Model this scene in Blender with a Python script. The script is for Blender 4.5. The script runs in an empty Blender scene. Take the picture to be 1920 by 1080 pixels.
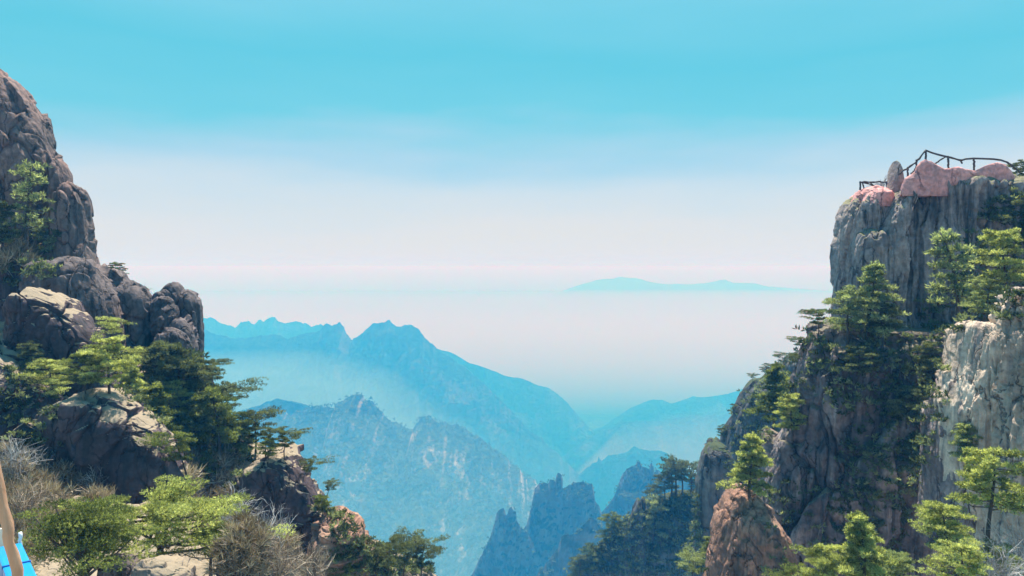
import bpy, math, numpy as np
from mathutils import Vector
R = math.radians
sc = bpy.context.scene
col = sc.collection

# ------------------------------------------------------------------ camera
F = 1400.0                                   # focal length in pixels of a 1920 px wide frame
PITCH = math.atan(40 / F)                    # horizon sits 40 px above the middle
cam = bpy.data.cameras.new('camera')
cam.sensor_width = 36.0
cam.lens = 36.0 * F / 1920.0
cam.clip_start, cam.clip_end = 0.1, 200000
co = bpy.data.objects.new('camera', cam)
co.rotation_euler = (math.pi / 2 - PITCH, 0, 0)
col.objects.link(co)
sc.camera = co
CP, SP = math.cos(PITCH), math.sin(PITCH)

def ray(u, v):
    a, b = (u - 960) / F, (540 - v) / F
    return np.array([a, CP + SP * b, -SP + CP * b])
def at(u, v, Y):
    d = ray(u, v)
    return d * (Y / d[1])

# ------------------------------------------------------------------ light
SUN_EL, SUN_AZ = R(63), R(4)                 # azimuth measured from straight ahead to the right
world = bpy.data.worlds.new('World')
sc.world = world
world.use_nodes = True
wn, wl = world.node_tree.nodes, world.node_tree.links
wn.clear()
def N(nodes, t, **k):
    n = nodes.new(t)
    for a, b in k.items():
        setattr(n, a, b)
    return n
sky = N(wn, 'ShaderNodeTexSky', sky_type='NISHITA', sun_disc=False)
sky.sun_elevation, sky.sun_rotation = SUN_EL, SUN_AZ
sky.altitude, sky.air_density, sky.dust_density, sky.ozone_density = 1500, 1.0, 2.0, 2.0
tc = N(wn, 'ShaderNodeTexCoord')
sep = N(wn, 'ShaderNodeSeparateXYZ')
wl.new(tc.outputs['Generated'], sep.inputs[0])
mp = N(wn, 'ShaderNodeMapping'); mp.inputs['Scale'].default_value = (1.6, 1.6, 9.0)
wl.new(tc.outputs['Generated'], mp.inputs[0])
nz = N(wn, 'ShaderNodeTexNoise'); nz.inputs['Scale'].default_value = 1.5; nz.inputs['Detail'].default_value = 5
wl.new(mp.outputs[0], nz.inputs['Vector'])
ma = N(wn, 'ShaderNodeMath', operation='MULTIPLY_ADD'); ma.inputs[1].default_value = 0.13; ma.inputs[2].default_value = -0.065
wl.new(nz.outputs['Fac'], ma.inputs[0])
ad = N(wn, 'ShaderNodeMath', operation='ADD')
wl.new(sep.outputs['Z'], ad.inputs[0]); wl.new(ma.outputs[0], ad.inputs[1])
def lin(*c):
    return tuple(((x / 255) / 12.92 if x / 255 <= .04045 else ((x / 255 + .055) / 1.055) ** 2.4) for x in c)
ramp = N(wn, 'ShaderNodeValToRGB')
cr = ramp.color_ramp
stops = [(0.0, (226, 227, 222)), (0.05, (223, 227, 230)), (0.10, (206, 225, 237)), (0.145, (172, 216, 238)),
         (0.20, (112, 210, 232)), (0.25, (96, 206, 230)), (0.33, (122, 212, 236)), (0.45, (96, 190, 225)), (1.0, (70, 150, 205))]
for i, (p, c) in enumerate(stops):
    e = cr.elements[i] if i < 2 else cr.elements.new(p)
    e.position = p
    e.color = (*lin(*c), 1)
wl.new(ad.outputs[0], ramp.inputs[0])
sc10 = N(wn, 'ShaderNodeVectorMath', operation='SCALE'); sc10.inputs['Scale'].default_value = 11.6
wl.new(ramp.outputs[0], sc10.inputs[0])
mx = N(wn, 'ShaderNodeMixRGB'); mx.inputs[0].default_value = 0.88
wl.new(sky.outputs[0], mx.inputs[1]); wl.new(sc10.outputs[0], mx.inputs[2])
bg = N(wn, 'ShaderNodeBackground'); bg.inputs['Strength'].default_value = 0.0448
wl.new(mx.outputs[0], bg.inputs['Color'])
wo = N(wn, 'ShaderNodeOutputWorld')
wl.new(bg.outputs[0], wo.inputs['Surface'])

sun = bpy.data.lights.new('sun', 'SUN')
sun.energy, sun.angle, sun.color = 5.0, R(0.5), (1.0, 0.93, 0.82)
so = bpy.data.objects.new('sun', sun)
sd = Vector((math.sin(SUN_AZ) * math.cos(SUN_EL), math.cos(SUN_AZ) * math.cos(SUN_EL), math.sin(SUN_EL)))
so.rotation_euler = sd.to_track_quat('Z', 'Y').to_euler()
so.location = (0, 0, 300)
col.objects.link(so)

sc.view_settings.view_transform = 'Standard'
sc.view_settings.look = 'None'
sc.view_settings.exposure = 1.0
sc.view_settings.gamma = 1.0
sc.cycles.max_bounces = 5
sc.cycles.diffuse_bounces = 3
sc.cycles.volume_bounces = 1
sc.cycles.use_denoising = True

# ------------------------------------------------------------------ noise
def hsh(ix, iy, iz, seed):
    h = (ix.astype(np.uint32) * np.uint32(374761393)) ^ (iy.astype(np.uint32) * np.uint32(668265263)) ^ (iz.astype(np.uint32) * np.uint32(2147483647 - 58)) ^ np.uint32((seed * 1274126177) & 0xffffffff)
    h = (h ^ (h >> np.uint32(13))) * np.uint32(1274126177)
    h = (h ^ (h >> np.uint32(16))) * np.uint32(2246822519)
    return h ^ (h >> np.uint32(15))
def rnd(ix, iy, iz, seed):
    return hsh(ix, iy, iz, seed).astype(np.float64) / 4294967296.0
def vnoise(p, seed=0):
    i = np.floor(p).astype(np.int64); f = p - i
    f = f * f * f * (f * (f * 6 - 15) + 10)
    out = 0
    for dx in (0, 1):
        wx = f[:, 0] if dx else 1 - f[:, 0]
        for dy in (0, 1):
            wy = f[:, 1] if dy else 1 - f[:, 1]
            for dz in (0, 1):
                wz = f[:, 2] if dz else 1 - f[:, 2]
                out = out + wx * wy * wz * rnd(i[:, 0] + dx, i[:, 1] + dy, i[:, 2] + dz, seed)
    return out * 2 - 1
def fbm(p, o=5, seed=0, ridged=False, gain=.5):
    a, s, t = 1.0, 0, 0
    q = p.copy()
    for k in range(o):
        n = vnoise(q, seed + k * 17)
        if ridged:
            n = 1 - 2 * np.abs(n)
        s = s + a * n; t += a
        a *= gain; q = q * 2.03 + 11.3
    return s / t
def worley(p, seed=0):
    """distance to the nearest and second nearest point, the cell's random number, offset from the cell's point"""
    i = np.floor(p).astype(np.int64); f = p - i
    F1 = np.full(len(p), 9.0); F2 = np.full(len(p), 9.0); cid = np.zeros(len(p)); rel = np.zeros_like(p)
    for dx in (-1, 0, 1):
        for dy in (-1, 0, 1):
            for dz in (-1, 0, 1):
                a, b, c = i[:, 0] + dx, i[:, 1] + dy, i[:, 2] + dz
                o = np.stack([dx + rnd(a, b, c, seed) - f[:, 0], dy + rnd(a, b, c, seed + 1) - f[:, 1], dz + rnd(a, b, c, seed + 2) - f[:, 2]], 1)
                d = np.sqrt((o * o).sum(1))
                m = d < F1
                F2 = np.where(m, F1, np.minimum(F2, d))
                cid = np.where(m, rnd(a, b, c, seed + 3), cid)
                rel = np.where(m[:, None], -o, rel)
                F1 = np.where(m, d, F1)
    return F1, F2, cid, rel
def facets(cid, rel):
    t = np.stack([(cid * k) % 1 * 2 - 1 for k in (57.31, 131.73, 217.19)], 1)
    return (t * rel).sum(1)
def sst(x, a, b):
    t = np.clip((x - a) / (b - a), 0, 1)
    return t * t * (3 - 2 * t)

# ------------------------------------------------------------------ mesh helpers
def tag(o, label=None, cat=None, group=None, kind=None):
    if label: o['label'] = label
    if cat: o['category'] = cat
    if group: o['group'] = group
    if kind: o['kind'] = kind
    return o
def mesh_np(name, V, Fc, mat, parent=None, origin=None, smooth=True, tint=None):
    """V (n,3), Fc (m,k) int"""
    V = np.asarray(V, dtype=np.float32); Fc = np.asarray(Fc, dtype=np.int32)
    o0 = np.zeros(3) if origin is None else np.asarray(origin)
    me = bpy.data.meshes.new(name)
    me.vertices.add(len(V)); me.vertices.foreach_set('co', (V - o0).astype(np.float32).ravel())
    m, k = Fc.shape
    me.loops.add(m * k); me.loops.foreach_set('vertex_index', Fc.ravel())
    me.polygons.add(m)
    me.polygons.foreach_set('loop_start', np.arange(0, m * k, k, dtype=np.int32))
    me.polygons.foreach_set('use_smooth', np.full(m, smooth, dtype=bool))
    if tint is not None:
        at_ = me.attributes.new('tint', 'FLOAT', 'POINT')
        at_.data.foreach_set('value', np.asarray(tint, dtype=np.float32))
    me.update(); me.validate()
    me.materials.append(mat)
    o = bpy.data.objects.new(name, me)
    o.location = o0
    col.objects.link(o)
    if parent is not None:
        o.parent = parent
        o.location = o0 - np.array(parent.location)
    return o
def empty(name, loc):
    o = bpy.data.objects.new(name, None)
    o.location = loc
    o.empty_display_size = .2
    col.objects.link(o)
    return o

# ------------------------------------------------------------------ materials
def newmat(name):
    m = bpy.data.materials.new(name); m.use_nodes = True
    nt = m.node_tree; nt.nodes.clear()
    return m, nt.nodes, nt.links
def rampn(nodes, stops):
    r = N(nodes, 'ShaderNodeValToRGB')
    for i, (p, c) in enumerate(stops):
        e = r.color_ramp.elements[i] if i < 2 else r.color_ramp.elements.new(p)
        e.position = p; e.color = (*c, 1)
    return r
def noise_n(nodes, links, vec, scale, detail=6, rough=.6, mapping=None):
    n = N(nodes, 'ShaderNodeTexNoise')
    n.inputs['Scale'].default_value = scale; n.inputs['Detail'].default_value = detail; n.inputs['Roughness'].default_value = rough
    if mapping:
        m = N(nodes, 'ShaderNodeMapping'); m.inputs['Scale'].default_value = mapping
        links.new(vec, m.inputs[0]); vec = m.outputs[0]
    links.new(vec, n.inputs['Vector'])
    return n
def mixn(nodes, links, fac, a, b, mode='MIX'):
    m = N(nodes, 'ShaderNodeMixRGB', blend_type=mode)
    for s, x in zip(m.inputs, (fac, a, b)):
        if isinstance(x, (int, float)): s.default_value = x
        elif isinstance(x, tuple): s.default_value = (*x, 1)
        else: links.new(x, s)
    return m.outputs[0]
def rock_mat(name, dark, mid, light, stain=(.03, .03, .034), pink=None, soil=None, scale=1.0, bump=1.0, stainamt=.85, light_amt=.65):
    m, n, l = newmat(name)
    g = N(n, 'ShaderNodeNewGeometry')
    pos = g.outputs['Position']
    a = noise_n(n, l, pos, .22 * scale, 8, .62)
    c = rampn(n, [(.32, dark), (.52, mid), (.70, light)]); l.new(a.outputs[0], c.inputs[0])
    out = c.outputs[0]
    if pink:
        b = noise_n(n, l, pos, .11 * scale, 4, .5)
        pr = rampn(n, [(.45, (0, 0, 0)), (.62, (1, 1, 1))]); l.new(b.outputs[0], pr.inputs[0])
        out = mixn(n, l, pr.outputs[0], out, pink)
    # vertical water stains and lichen
    s = noise_n(n, l, pos, 1.0 * scale, 5, .6, (1.3, 1.3, .07))
    sr = rampn(n, [(.50, (0, 0, 0)), (.66, (stainamt,) * 3)]); l.new(s.outputs[0], sr.inputs[0])
    out = mixn(n, l, sr.outputs[0], out, stain)
    s2 = noise_n(n, l, pos, 1.0 * scale, 4, .6, (1.9, 1.9, .11))
    sr2 = rampn(n, [(.60, (0, 0, 0)), (.72, (light_amt,) * 3)]); l.new(s2.outputs[0], sr2.inputs[0])
    out = mixn(n, l, sr2.outputs[0], out, light)
    sp = noise_n(n, l, pos, 2.6 * scale, 5, .62)
    spr = rampn(n, [(.34, (.66,) * 3), (.66, (1.22,) * 3)]); l.new(sp.outputs[0], spr.inputs[0])
    out = mixn(n, l, 1.0, out, spr.outputs[0], 'MULTIPLY')
    wv = noise_n(n, l, pos, .9 * scale, 4, .6)
    wm = N(n, 'ShaderNodeVectorMath', operation='SCALE'); wm.inputs['Scale'].default_value = 1.3 / scale; l.new(wv.outputs['Color'], wm.inputs[0])
    wa = N(n, 'ShaderNodeVectorMath', operation='ADD'); l.new(pos, wa.inputs[0]); l.new(wm.outputs[0], wa.inputs[1])
    wp = N(n, 'ShaderNodeMapping'); wp.inputs['Scale'].default_value = (.62 * scale, .62 * scale, .2 * scale); l.new(wa.outputs[0], wp.inputs[0])
    vo = N(n, 'ShaderNodeTexVoronoi', feature='DISTANCE_TO_EDGE'); vo.inputs['Scale'].default_value = 1.0; l.new(wp.outputs[0], vo.inputs['Vector'])
    vr = rampn(n, [(0.0, (0, 0, 0)), (.035, (1, 1, 1))]); l.new(vo.outputs['Distance'], vr.inputs[0])
    gt = noise_n(n, l, pos, .35 * scale, 2, .5)
    gr = rampn(n, [(.44, (1, 1, 1)), (.54, (0, 0, 0))]); l.new(gt.outputs[0], gr.inputs[0])
    joint = mixn(n, l, 1.0, vr.outputs[0], gr.outputs[0], 'LIGHTEN')
    out = mixn(n, l, 1.0, out, mixn(n, l, joint, (.35, .33, .33), (1., 1., 1.)), 'MULTIPLY')
    if soil:
        sx = N(n, 'ShaderNodeSeparateXYZ'); l.new(g.outputs['Normal'], sx.inputs[0])
        sn = noise_n(n, l, pos, .9 * scale, 5, .6)
        mm = N(n, 'ShaderNodeMath', operation='MULTIPLY_ADD'); mm.inputs[1].default_value = .55; l.new(sn.outputs[0], mm.inputs[0]); l.new(sx.outputs['Z'], mm.inputs[2])
        rr = rampn(n, [(.95, (0, 0, 0)), (1.15, (1, 1, 1))]); l.new(mm.outputs[0], rr.inputs[0])
        out = mixn(n, l, rr.outputs[0], out, soil)
    bs = N(n, 'ShaderNodeBsdfPrincipled')
    bs.inputs['Roughness'].default_value = .85
    bs.inputs['Specular IOR Level'].default_value = .25
    l.new(out, bs.inputs['Base Color'])
    b1 = noise_n(n, l, pos, 1.6 * scale, 9, .6)
    bp = N(n, 'ShaderNodeBump'); bp.inputs['Strength'].default_value = .8 * bump; bp.inputs['Distance'].default_value = .2 / scale
    hs = N(n, 'ShaderNodeMath', operation='MULTIPLY_ADD'); hs.inputs[1].default_value = .6
    l.new(joint, hs.inputs[0]); l.new(b1.outputs[0], hs.inputs[2])
    l.new(hs.outputs[0], bp.inputs['Height']); l.new(bp.outputs[0], bs.inputs['Normal'])
    o = N(n, 'ShaderNodeOutputMaterial'); l.new(bs.outputs[0], o.inputs[0])
    return m
def leaf_mat(name, c1, c2, c3, trans=.4):
    m, n, l = newmat(name)
    a = N(n, 'ShaderNodeAttribute', attribute_name='tint')
    r = rampn(n, [(0.0, c1), (.5, c2), (1.0, c3)]); l.new(a.outputs['Fac'], r.inputs[0])
    d = N(n, 'ShaderNodeBsdfDiffuse'); t = N(n, 'ShaderNodeBsdfTranslucent')
    l.new(r.outputs[0], d.inputs[0])
    tcol = mixn(n, l, 1.0, r.outputs[0], (1.5, 1.6, .8), 'MULTIPLY'); l.new(tcol, t.inputs[0])
    x = N(n, 'ShaderNodeMixShader'); x.inputs[0].default_value = trans
    l.new(d.outputs[0], x.inputs[1]); l.new(t.outputs[0], x.inputs[2])
    o = N(n, 'ShaderNodeOutputMaterial'); l.new(x.outputs[0], o.inputs[0])
    return m
def plain_mat(name, c1, c2, scale=8, rough=.8, bump=.3, mapping=None):
    m, n, l = newmat(name)
    t = N(n, 'ShaderNodeTexCoord')
    a = noise_n(n, l, t.outputs['Object'], scale, 6, .6, mapping)
    r = rampn(n, [(.3, c1), (.7, c2)]); l.new(a.outputs[0], r.inputs[0])
    bs = N(n, 'ShaderNodeBsdfPrincipled'); bs.inputs['Roughness'].default_value = rough
    l.new(r.outputs[0], bs.inputs['Base Color'])
    if bump:
        bp = N(n, 'ShaderNodeBump'); bp.inputs['Strength'].default_value = bump; bp.inputs['Distance'].default_value = .02
        l.new(a.outputs[0], bp.inputs['Height']); l.new(bp.outputs[0], bs.inputs['Normal'])
    o = N(n, 'ShaderNodeOutputMaterial'); l.new(bs.outputs[0], o.inputs[0])
    return m
def mountain_mat(name, scale, rockc=(.34, .29, .25), treec=(.035, .06, .028)):
    m, n, l = newmat(name)
    g = N(n, 'ShaderNodeNewGeometry'); pos = g.outputs['Position']
    sx = N(n, 'ShaderNodeSeparateXYZ'); l.new(g.outputs['Normal'], sx.inputs[0])
    a = noise_n(n, l, pos, scale, 8, .65)
    mm = N(n, 'ShaderNodeMath', operation='MULTIPLY_ADD'); mm.inputs[1].default_value = 1.4; l.new(a.outputs[0], mm.inputs[0]); l.new(sx.outputs['Z'], mm.inputs[2])
    r = rampn(n, [(.50, (0, 0, 0)), (.66, (1, 1, 1))])
    h = N(n, 'ShaderNodeMath', operation='MULTIPLY'); h.inputs[1].default_value = .5; l.new(mm.outputs[0], h.inputs[0]); l.new(h.outputs[0], r.inputs[0])
    b = noise_n(n, l, pos, scale * 9, 5, .7)
    tr = rampn(n, [(.35, tuple(x * .45 for x in treec)), (.65, tuple(x * 1.6 for x in treec))]); l.new(b.outputs[0], tr.inputs[0])
    s = noise_n(n, l, pos, scale * 3, 5, .6, (1, 1, .25))
    rk = rampn(n, [(.35, tuple(x * .5 for x in rockc)), (.65, rockc)]); l.new(s.outputs[0], rk.inputs[0])
    out = mixn(n, l, r.outputs[0], rk.outputs[0], tr.outputs[0])
    bs = N(n, 'ShaderNodeBsdfDiffuse'); l.new(out, bs.inputs[0])
    bp = N(n, 'ShaderNodeBump'); bp.inputs['Strength'].default_value = .9; bp.inputs['Distance'].default_value = .12 / scale
    l.new(b.outputs[0], bp.inputs['Height']); l.new(bp.outputs[0], bs.inputs['Normal'])
    o = N(n, 'ShaderNodeOutputMaterial'); l.new(bs.outputs[0], o.inputs[0])
    return m
def vol_mat(name, color, density, aniso, absorb=(0, 0, 0)):
    m, n, l = newmat(name)
    v = N(n, 'ShaderNodeVolumePrincipled')
    v.inputs['Color'].default_value = (*color, 1)
    v.inputs['Density'].default_value = density
    v.inputs['Anisotropy'].default_value = aniso
    v.inputs['Absorption Color'].default_value = (*absorb, 1)
    o = N(n, 'ShaderNodeOutputMaterial'); l.new(v.outputs[0], o.inputs['Volume'])
    return m

SOIL_AND_SUN = (.30, .24, .17)  # soil tan, doubling as painted sunlight on tops of the dark boulders
M = dict(
    brown=rock_mat('brown_granite', (0.121, 0.090, 0.084), (0.217, 0.155, 0.139), (0.307, 0.220, 0.190), pink=(.25, .145, .125)),
    grey=rock_mat('grey_granite', (0.087, 0.070, 0.071), (0.148, 0.118, 0.117), (0.241, 0.185, 0.172)),
    purple=rock_mat('shaded_granite', (0.047, 0.033, 0.040), (0.089, 0.063, 0.069), (0.160, 0.112, 0.111), soil=SOIL_AND_SUN),  # shade darkened into the tones; tan on upward faces also paints sunlit tops
    cliff=rock_mat('cliff_granite', (0.164, 0.143, 0.147), (0.294, 0.247, 0.238), (0.458, 0.372, 0.339), soil=(.20, .19, .11), bump=1.2),
    slope=rock_mat('slope_rock', (0.096, 0.080, 0.076), (0.160, 0.136, 0.120), (0.288, 0.248, 0.216), soil=SOIL_AND_SUN),
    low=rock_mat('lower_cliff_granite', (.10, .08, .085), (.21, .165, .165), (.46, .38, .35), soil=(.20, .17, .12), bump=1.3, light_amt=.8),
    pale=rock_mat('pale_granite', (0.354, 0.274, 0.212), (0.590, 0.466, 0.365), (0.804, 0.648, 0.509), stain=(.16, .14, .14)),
    pink=rock_mat('pink_rock', (0.556, 0.258, 0.238), (0.688, 0.325, 0.302), (0.794, 0.403, 0.378), stain=(.45, .28, .27), stainamt=.4),
    rust=rock_mat('rust_rock', (0.182, 0.097, 0.067), (0.347, 0.192, 0.134), (0.529, 0.350, 0.251), stain=(.07, .055, .05)),
    ridge=rock_mat('ridge_rock', (0.070, 0.070, 0.070), (0.133, 0.130, 0.126), (0.210, 0.196, 0.182), soil=(.05, .07, .03), scale=.5),
)

# ------------------------------------------------------------------ rock bodies
def granite(P, Nn, seed, blk, A, crack, fb, fine, step=.6, flute=.32, facet=.3):
    blk = np.array(blk)
    w = np.stack([fbm(P / np.array([blk[0] * 1.2, blk[0] * 1.2, max(blk[0] * 1.2, blk[2] * .7)]) + 31 * i, 3, seed + 5 + i) for i in range(3)], 1)
    F1, F2, cid, rel = worley(P / blk + w * .6, seed)
    e = F2 - F1
    d = A * .35 * (np.sqrt(np.clip(e / .7, 0, 1)) - 1) + step * A * (cid - .5) + facet * blk[0] * facets(cid, rel)
    G1, G2, c2, r2 = worley(P / (blk * .45) + w * .9, seed + 40)
    open2 = sst(fbm(P / (blk * .9), 2, seed + 60), -.15, .3)
    d = d + open2 * (.25 * A * (c2 - .5) + .8 * facet * blk[0] * .45 * facets(c2, r2) - .35 * crack * (1 - sst(G2 - G1, 0, .07)))
    G1, G2, c3, r3 = worley(P / (blk * .19) + w * 1.5, seed + 140)
    open3 = sst(fbm(P / (blk * .5), 2, seed + 160), .0, .35)
    d = d + open3 * (.10 * A * (c3 - .5) + .7 * facet * blk[0] * .19 * facets(c3, r3))
    gate = sst(fbm(P / (blk * 1.1), 3, seed + 70), -.1, .15)
    d = d - crack * gate * (1 - sst(e, 0, .07))
    # runnels worn down the faces, and broad swells
    fl = np.array([.55 * blk[0], .55 * blk[0], 3.2 * blk[2]])
    d = d + flute * A * fbm(P / fl + w * .35, 4, seed + 80, ridged=True, gain=.55) + .5 * flute * A * fbm(P / (fl * .45) + w * .5, 3, seed + 90, ridged=True)
    d = d + fb * fbm(P / (blk[0] * 1.5), 4, seed + 9, gain=.5) + fine * fbm(P / np.array([.6, .6, 1.0]), 4, seed + 21, ridged=True)
    return d
def ring(e, n_f, n_b):
    tf = np.pi + (np.arange(n_f) + .0) / n_f * np.pi
    tb = np.arange(n_b) / n_b * np.pi
    th = np.concatenate([tb, tf])
    c, s = np.cos(th), np.sin(th)
    e = np.where(s > 0, max(e, 1.25), e)
    return np.sign(c) * np.abs(c) ** e, np.sign(s) * np.abs(s) ** e
def rock(name, rows, mat, seed=0, nz=120, nt=120, e=.75, hyf=None, hyb=4, cap=40, blk=(2.2, 2.2, 4), A=.35, crack=.25, fb=.2, fine=.05, keep=.45,
         Y=None, label=None, cat=None, kind=None, group=None, smooth_rows=True, step=.6, flute=.32, facet=.3):
    """rows: (v, u_left, u_right[, Y[, front_half_depth]]) from top to bottom, traced in the photograph's pixels at the depth of the body's middle"""
    rr = np.array([[r[0], r[1], r[2], r[3] if len(r) > 3 else Y, r[4] if len(r) > 4 else hyf] for r in rows], float)
    t = np.concatenate([[0], np.cumsum(np.abs(np.diff(rr[:, 0])) + .35 * np.abs(np.diff(rr[:, 2])).clip(0, 80) + .5)])
    ts = np.linspace(0, t[-1], nz)
    L = np.stack([np.interp(ts, t, rr[:, k]) for k in range(5)], 1)
    if smooth_rows:
        for _ in range(2):
            L[1:-1] = .5 * L[1:-1] + .25 * (L[2:] + L[:-2])
    nb = max(14, nt // 5)
    cx, sx = ring(e, nt, nb)
    tot = nt + nb
    V = np.zeros((nz, tot, 3))
    for j in range(nz):
        v, ul, ur, y0, hf = L[j]
        a, b = at(ul, v, y0), at(ur, v, y0)
        dome = math.sqrt(max(0.0, 1 - (1 - min(1, (v - L[0, 0] + .6) / cap)) ** 2))
        V[j, :, 0] = (a[0] + b[0]) / 2 + (b[0] - a[0]) / 2 * cx
        V[j, :, 1] = y0 + np.where(sx < 0, hf, hyb) * dome * sx
        V[j, :, 2] = (a[2] + b[2]) / 2
    # displacement along the surface normal
    def normals(V):
        du = np.roll(V, -1, 1) - np.roll(V, 1, 1)
        dv = np.gradient(V, axis=0)
        n = np.cross(dv, du)
        return n / (np.linalg.norm(n, axis=2, keepdims=True) + 1e-9)
    n = normals(V)
    P = V.reshape(-1, 3); nn = n.reshape(-1, 3)
    d = granite(P, nn, seed, blk, A, crack, fb, fine, step, flute, facet)
    k = keep + (1 - keep) * np.clip(np.abs(nn[:, 1]) * 1.3, 0, 1)
    P = P + nn * (d * k)[:, None]
    top, bot = P[:tot].mean(0), P[-tot:].mean(0)
    idx = np.arange(nz * tot).reshape(nz, tot)
    i2 = np.roll(idx, -1, 1)
    q = np.stack([idx[:-1], idx[1:], i2[1:], i2[:-1]], -1).reshape(-1, 4)
    nv = len(P)
    P = np.concatenate([P, [top, bot]])
    capf = np.concatenate([np.stack([np.full(tot, nv), idx[0], i2[0], i2[0]], -1), np.stack([np.full(tot, nv + 1), i2[-1], idx[-1], idx[-1]], -1)])
    tri = np.concatenate([np.stack([q[:, 0], q[:, 1], q[:, 2]], 1), np.stack([q[:, 0], q[:, 2], q[:, 3]], 1), capf[:, :3]])
    org = np.array([bot[0], bot[1], P[:, 2].min()])
    o = mesh_np(name, P, tri, mat, origin=org)
    return tag(o, label, cat, group, kind)

def ridge(name, crest, Y, base, mat, seed=0, nu=260, nv=90, slope=.6, spur=60, sl=260, amp=4, cl=25, back=.8, label=None, rough=.25, left=None, rightu=None, swing=0, hmin=5, lim=None):
    """a mountain ridge: crest line traced at depth Y, a spurred front face and a back face down to the valley"""
    c = np.array(crest, float)
    # arc-length sampling keeps steep steps in the crest
    t = np.concatenate([[0], np.cumsum(np.hypot(np.diff(c[:, 0]), np.diff(c[:, 1])) + .01)])
    ts = np.linspace(0, t[-1], nu)
    u, v = np.interp(ts, t, c[:, 0]), np.interp(ts, t, c[:, 1])
    yc = Y + swing * (u - u.mean()) / (np.ptp(u))
    X = np.array([at(a, b, y) for a, b, y in zip(u, v, yc)])
    X[:, 2] += amp * fbm(np.stack([X[:, 0] / cl, X[:, 0] * 0, X[:, 2] / cl], 1), 4, seed, gain=.6)
    s = np.linspace(0, 1, nv) ** 1.25
    V = np.zeros((nv + 12, nu, 3))
    h = (X[:, 2] - base).clip(hmin)
    # front faces, from the base up to the crest, then the back
    for k in range(nv):
        f = s[nv - 1 - k]
        V[k, :, 0] = X[:, 0]; V[k, :, 2] = X[:, 2] - h * f
        V[k, :, 1] = X[:, 1] - (h * f * slope * (.75 + .25 * f) if lim is None else lim * (1 - np.exp(-slope * h * f / lim)))
    for k in range(12):
        f = ((k + 1) / 12.0)
        V[nv + k, :, 0] = X[:, 0]; V[nv + k, :, 2] = X[:, 2] - h * f; V[nv + k, :, 1] = X[:, 1] + h * f * back
    P = V.reshape(-1, 3)
    drop = np.tile(X[:, 2], nv + 12) - P[:, 2]
    m = 1 - np.exp(-drop / (spur * .7 + 1e-6))
    q = np.stack([P[:, 0] / sl, P[:, 1] * 0 + seed, P[:, 2] / (sl * 2.4)], 1)
    n1 = fbm(q, 6, seed + 3, ridged=True, gain=.52)
    n2 = fbm(np.stack([P[:, 0], P[:, 1], P[:, 2]], 1) / (sl * .22), 5, seed + 8, gain=.6)
    P[:, 1] -= m * (spur * (n1 + .35) * 1.0 + spur * rough * n2)
    P[:, 0] += m * spur * .35 * fbm(q * 1.7 + 9, 4, seed + 15)
    P[:, 2] += m * spur * rough * .35 * n2 * np.where(drop > 0, 1, 0)
    nr = nv + 12
    idx = np.arange(nr * nu).reshape(nr, nu)
    q = np.stack([idx[:-1, :-1], idx[:-1, 1:], idx[1:, 1:], idx[1:, :-1]], -1).reshape(-1, 4)
    # close the shell with a flat underside and end faces
    rim = np.concatenate([idx[0], idx[1:, -1], idx[-1, ::-1][1:], idx[1:-1, 0][::-1]])
    cen = P[rim].mean(0); cen[2] = base
    P = np.concatenate([P, [cen]])
    tri = np.concatenate([np.stack([q[:, 0], q[:, 1], q[:, 2]], 1), np.stack([q[:, 0], q[:, 2], q[:, 3]], 1),
                          np.stack([np.full(len(rim), len(P) - 1), np.roll(rim, -1), rim], 1)])
    o = mesh_np(name, P, tri, mat, origin=(X[:, 0].mean(), Y, base))
    tag(o, label, 'mountain', kind='structure')
    return o, P[:nv * nu].reshape(nv, nu, 3)
# ================================================================== SETTING: distant land
MAT_G = mountain_mat('valley_forest', .002)
def sheet(name, x0, x1, y0, y1, z, mat, n=60):
    xs, ys = np.linspace(x0, x1, n), np.linspace(y0, y1, n)
    X, Yy = np.meshgrid(xs, ys)
    P = np.stack([X.ravel(), Yy.ravel(), np.full(X.size, z)], 1)
    idx = np.arange(n * n).reshape(n, n)
    q = np.stack([idx[:-1, :-1], idx[:-1, 1:], idx[1:, 1:], idx[1:, :-1]], -1).reshape(-1, 4)
    return tag(mesh_np(name, P, q, mat), 'wooded valley floor far below the cliffs', 'ground', kind='structure')
sheet('ground', -28000, 28000, -150, 56000, -905, MAT_G)

M_NEAR = mountain_mat('near_mountain', .007, rockc=(.56, .49, .43), treec=(.06, .085, .045))
M_MID = mountain_mat('mid_mountain', .008, rockc=(.22, .2, .18))
M_FAR = mountain_mat('far_mountain', .004, rockc=(.16, .15, .14))
M_NEEDLE = mountain_mat('needle_rock', .022, rockc=(.22, .20, .18), treec=(.025, .038, .022))

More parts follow.
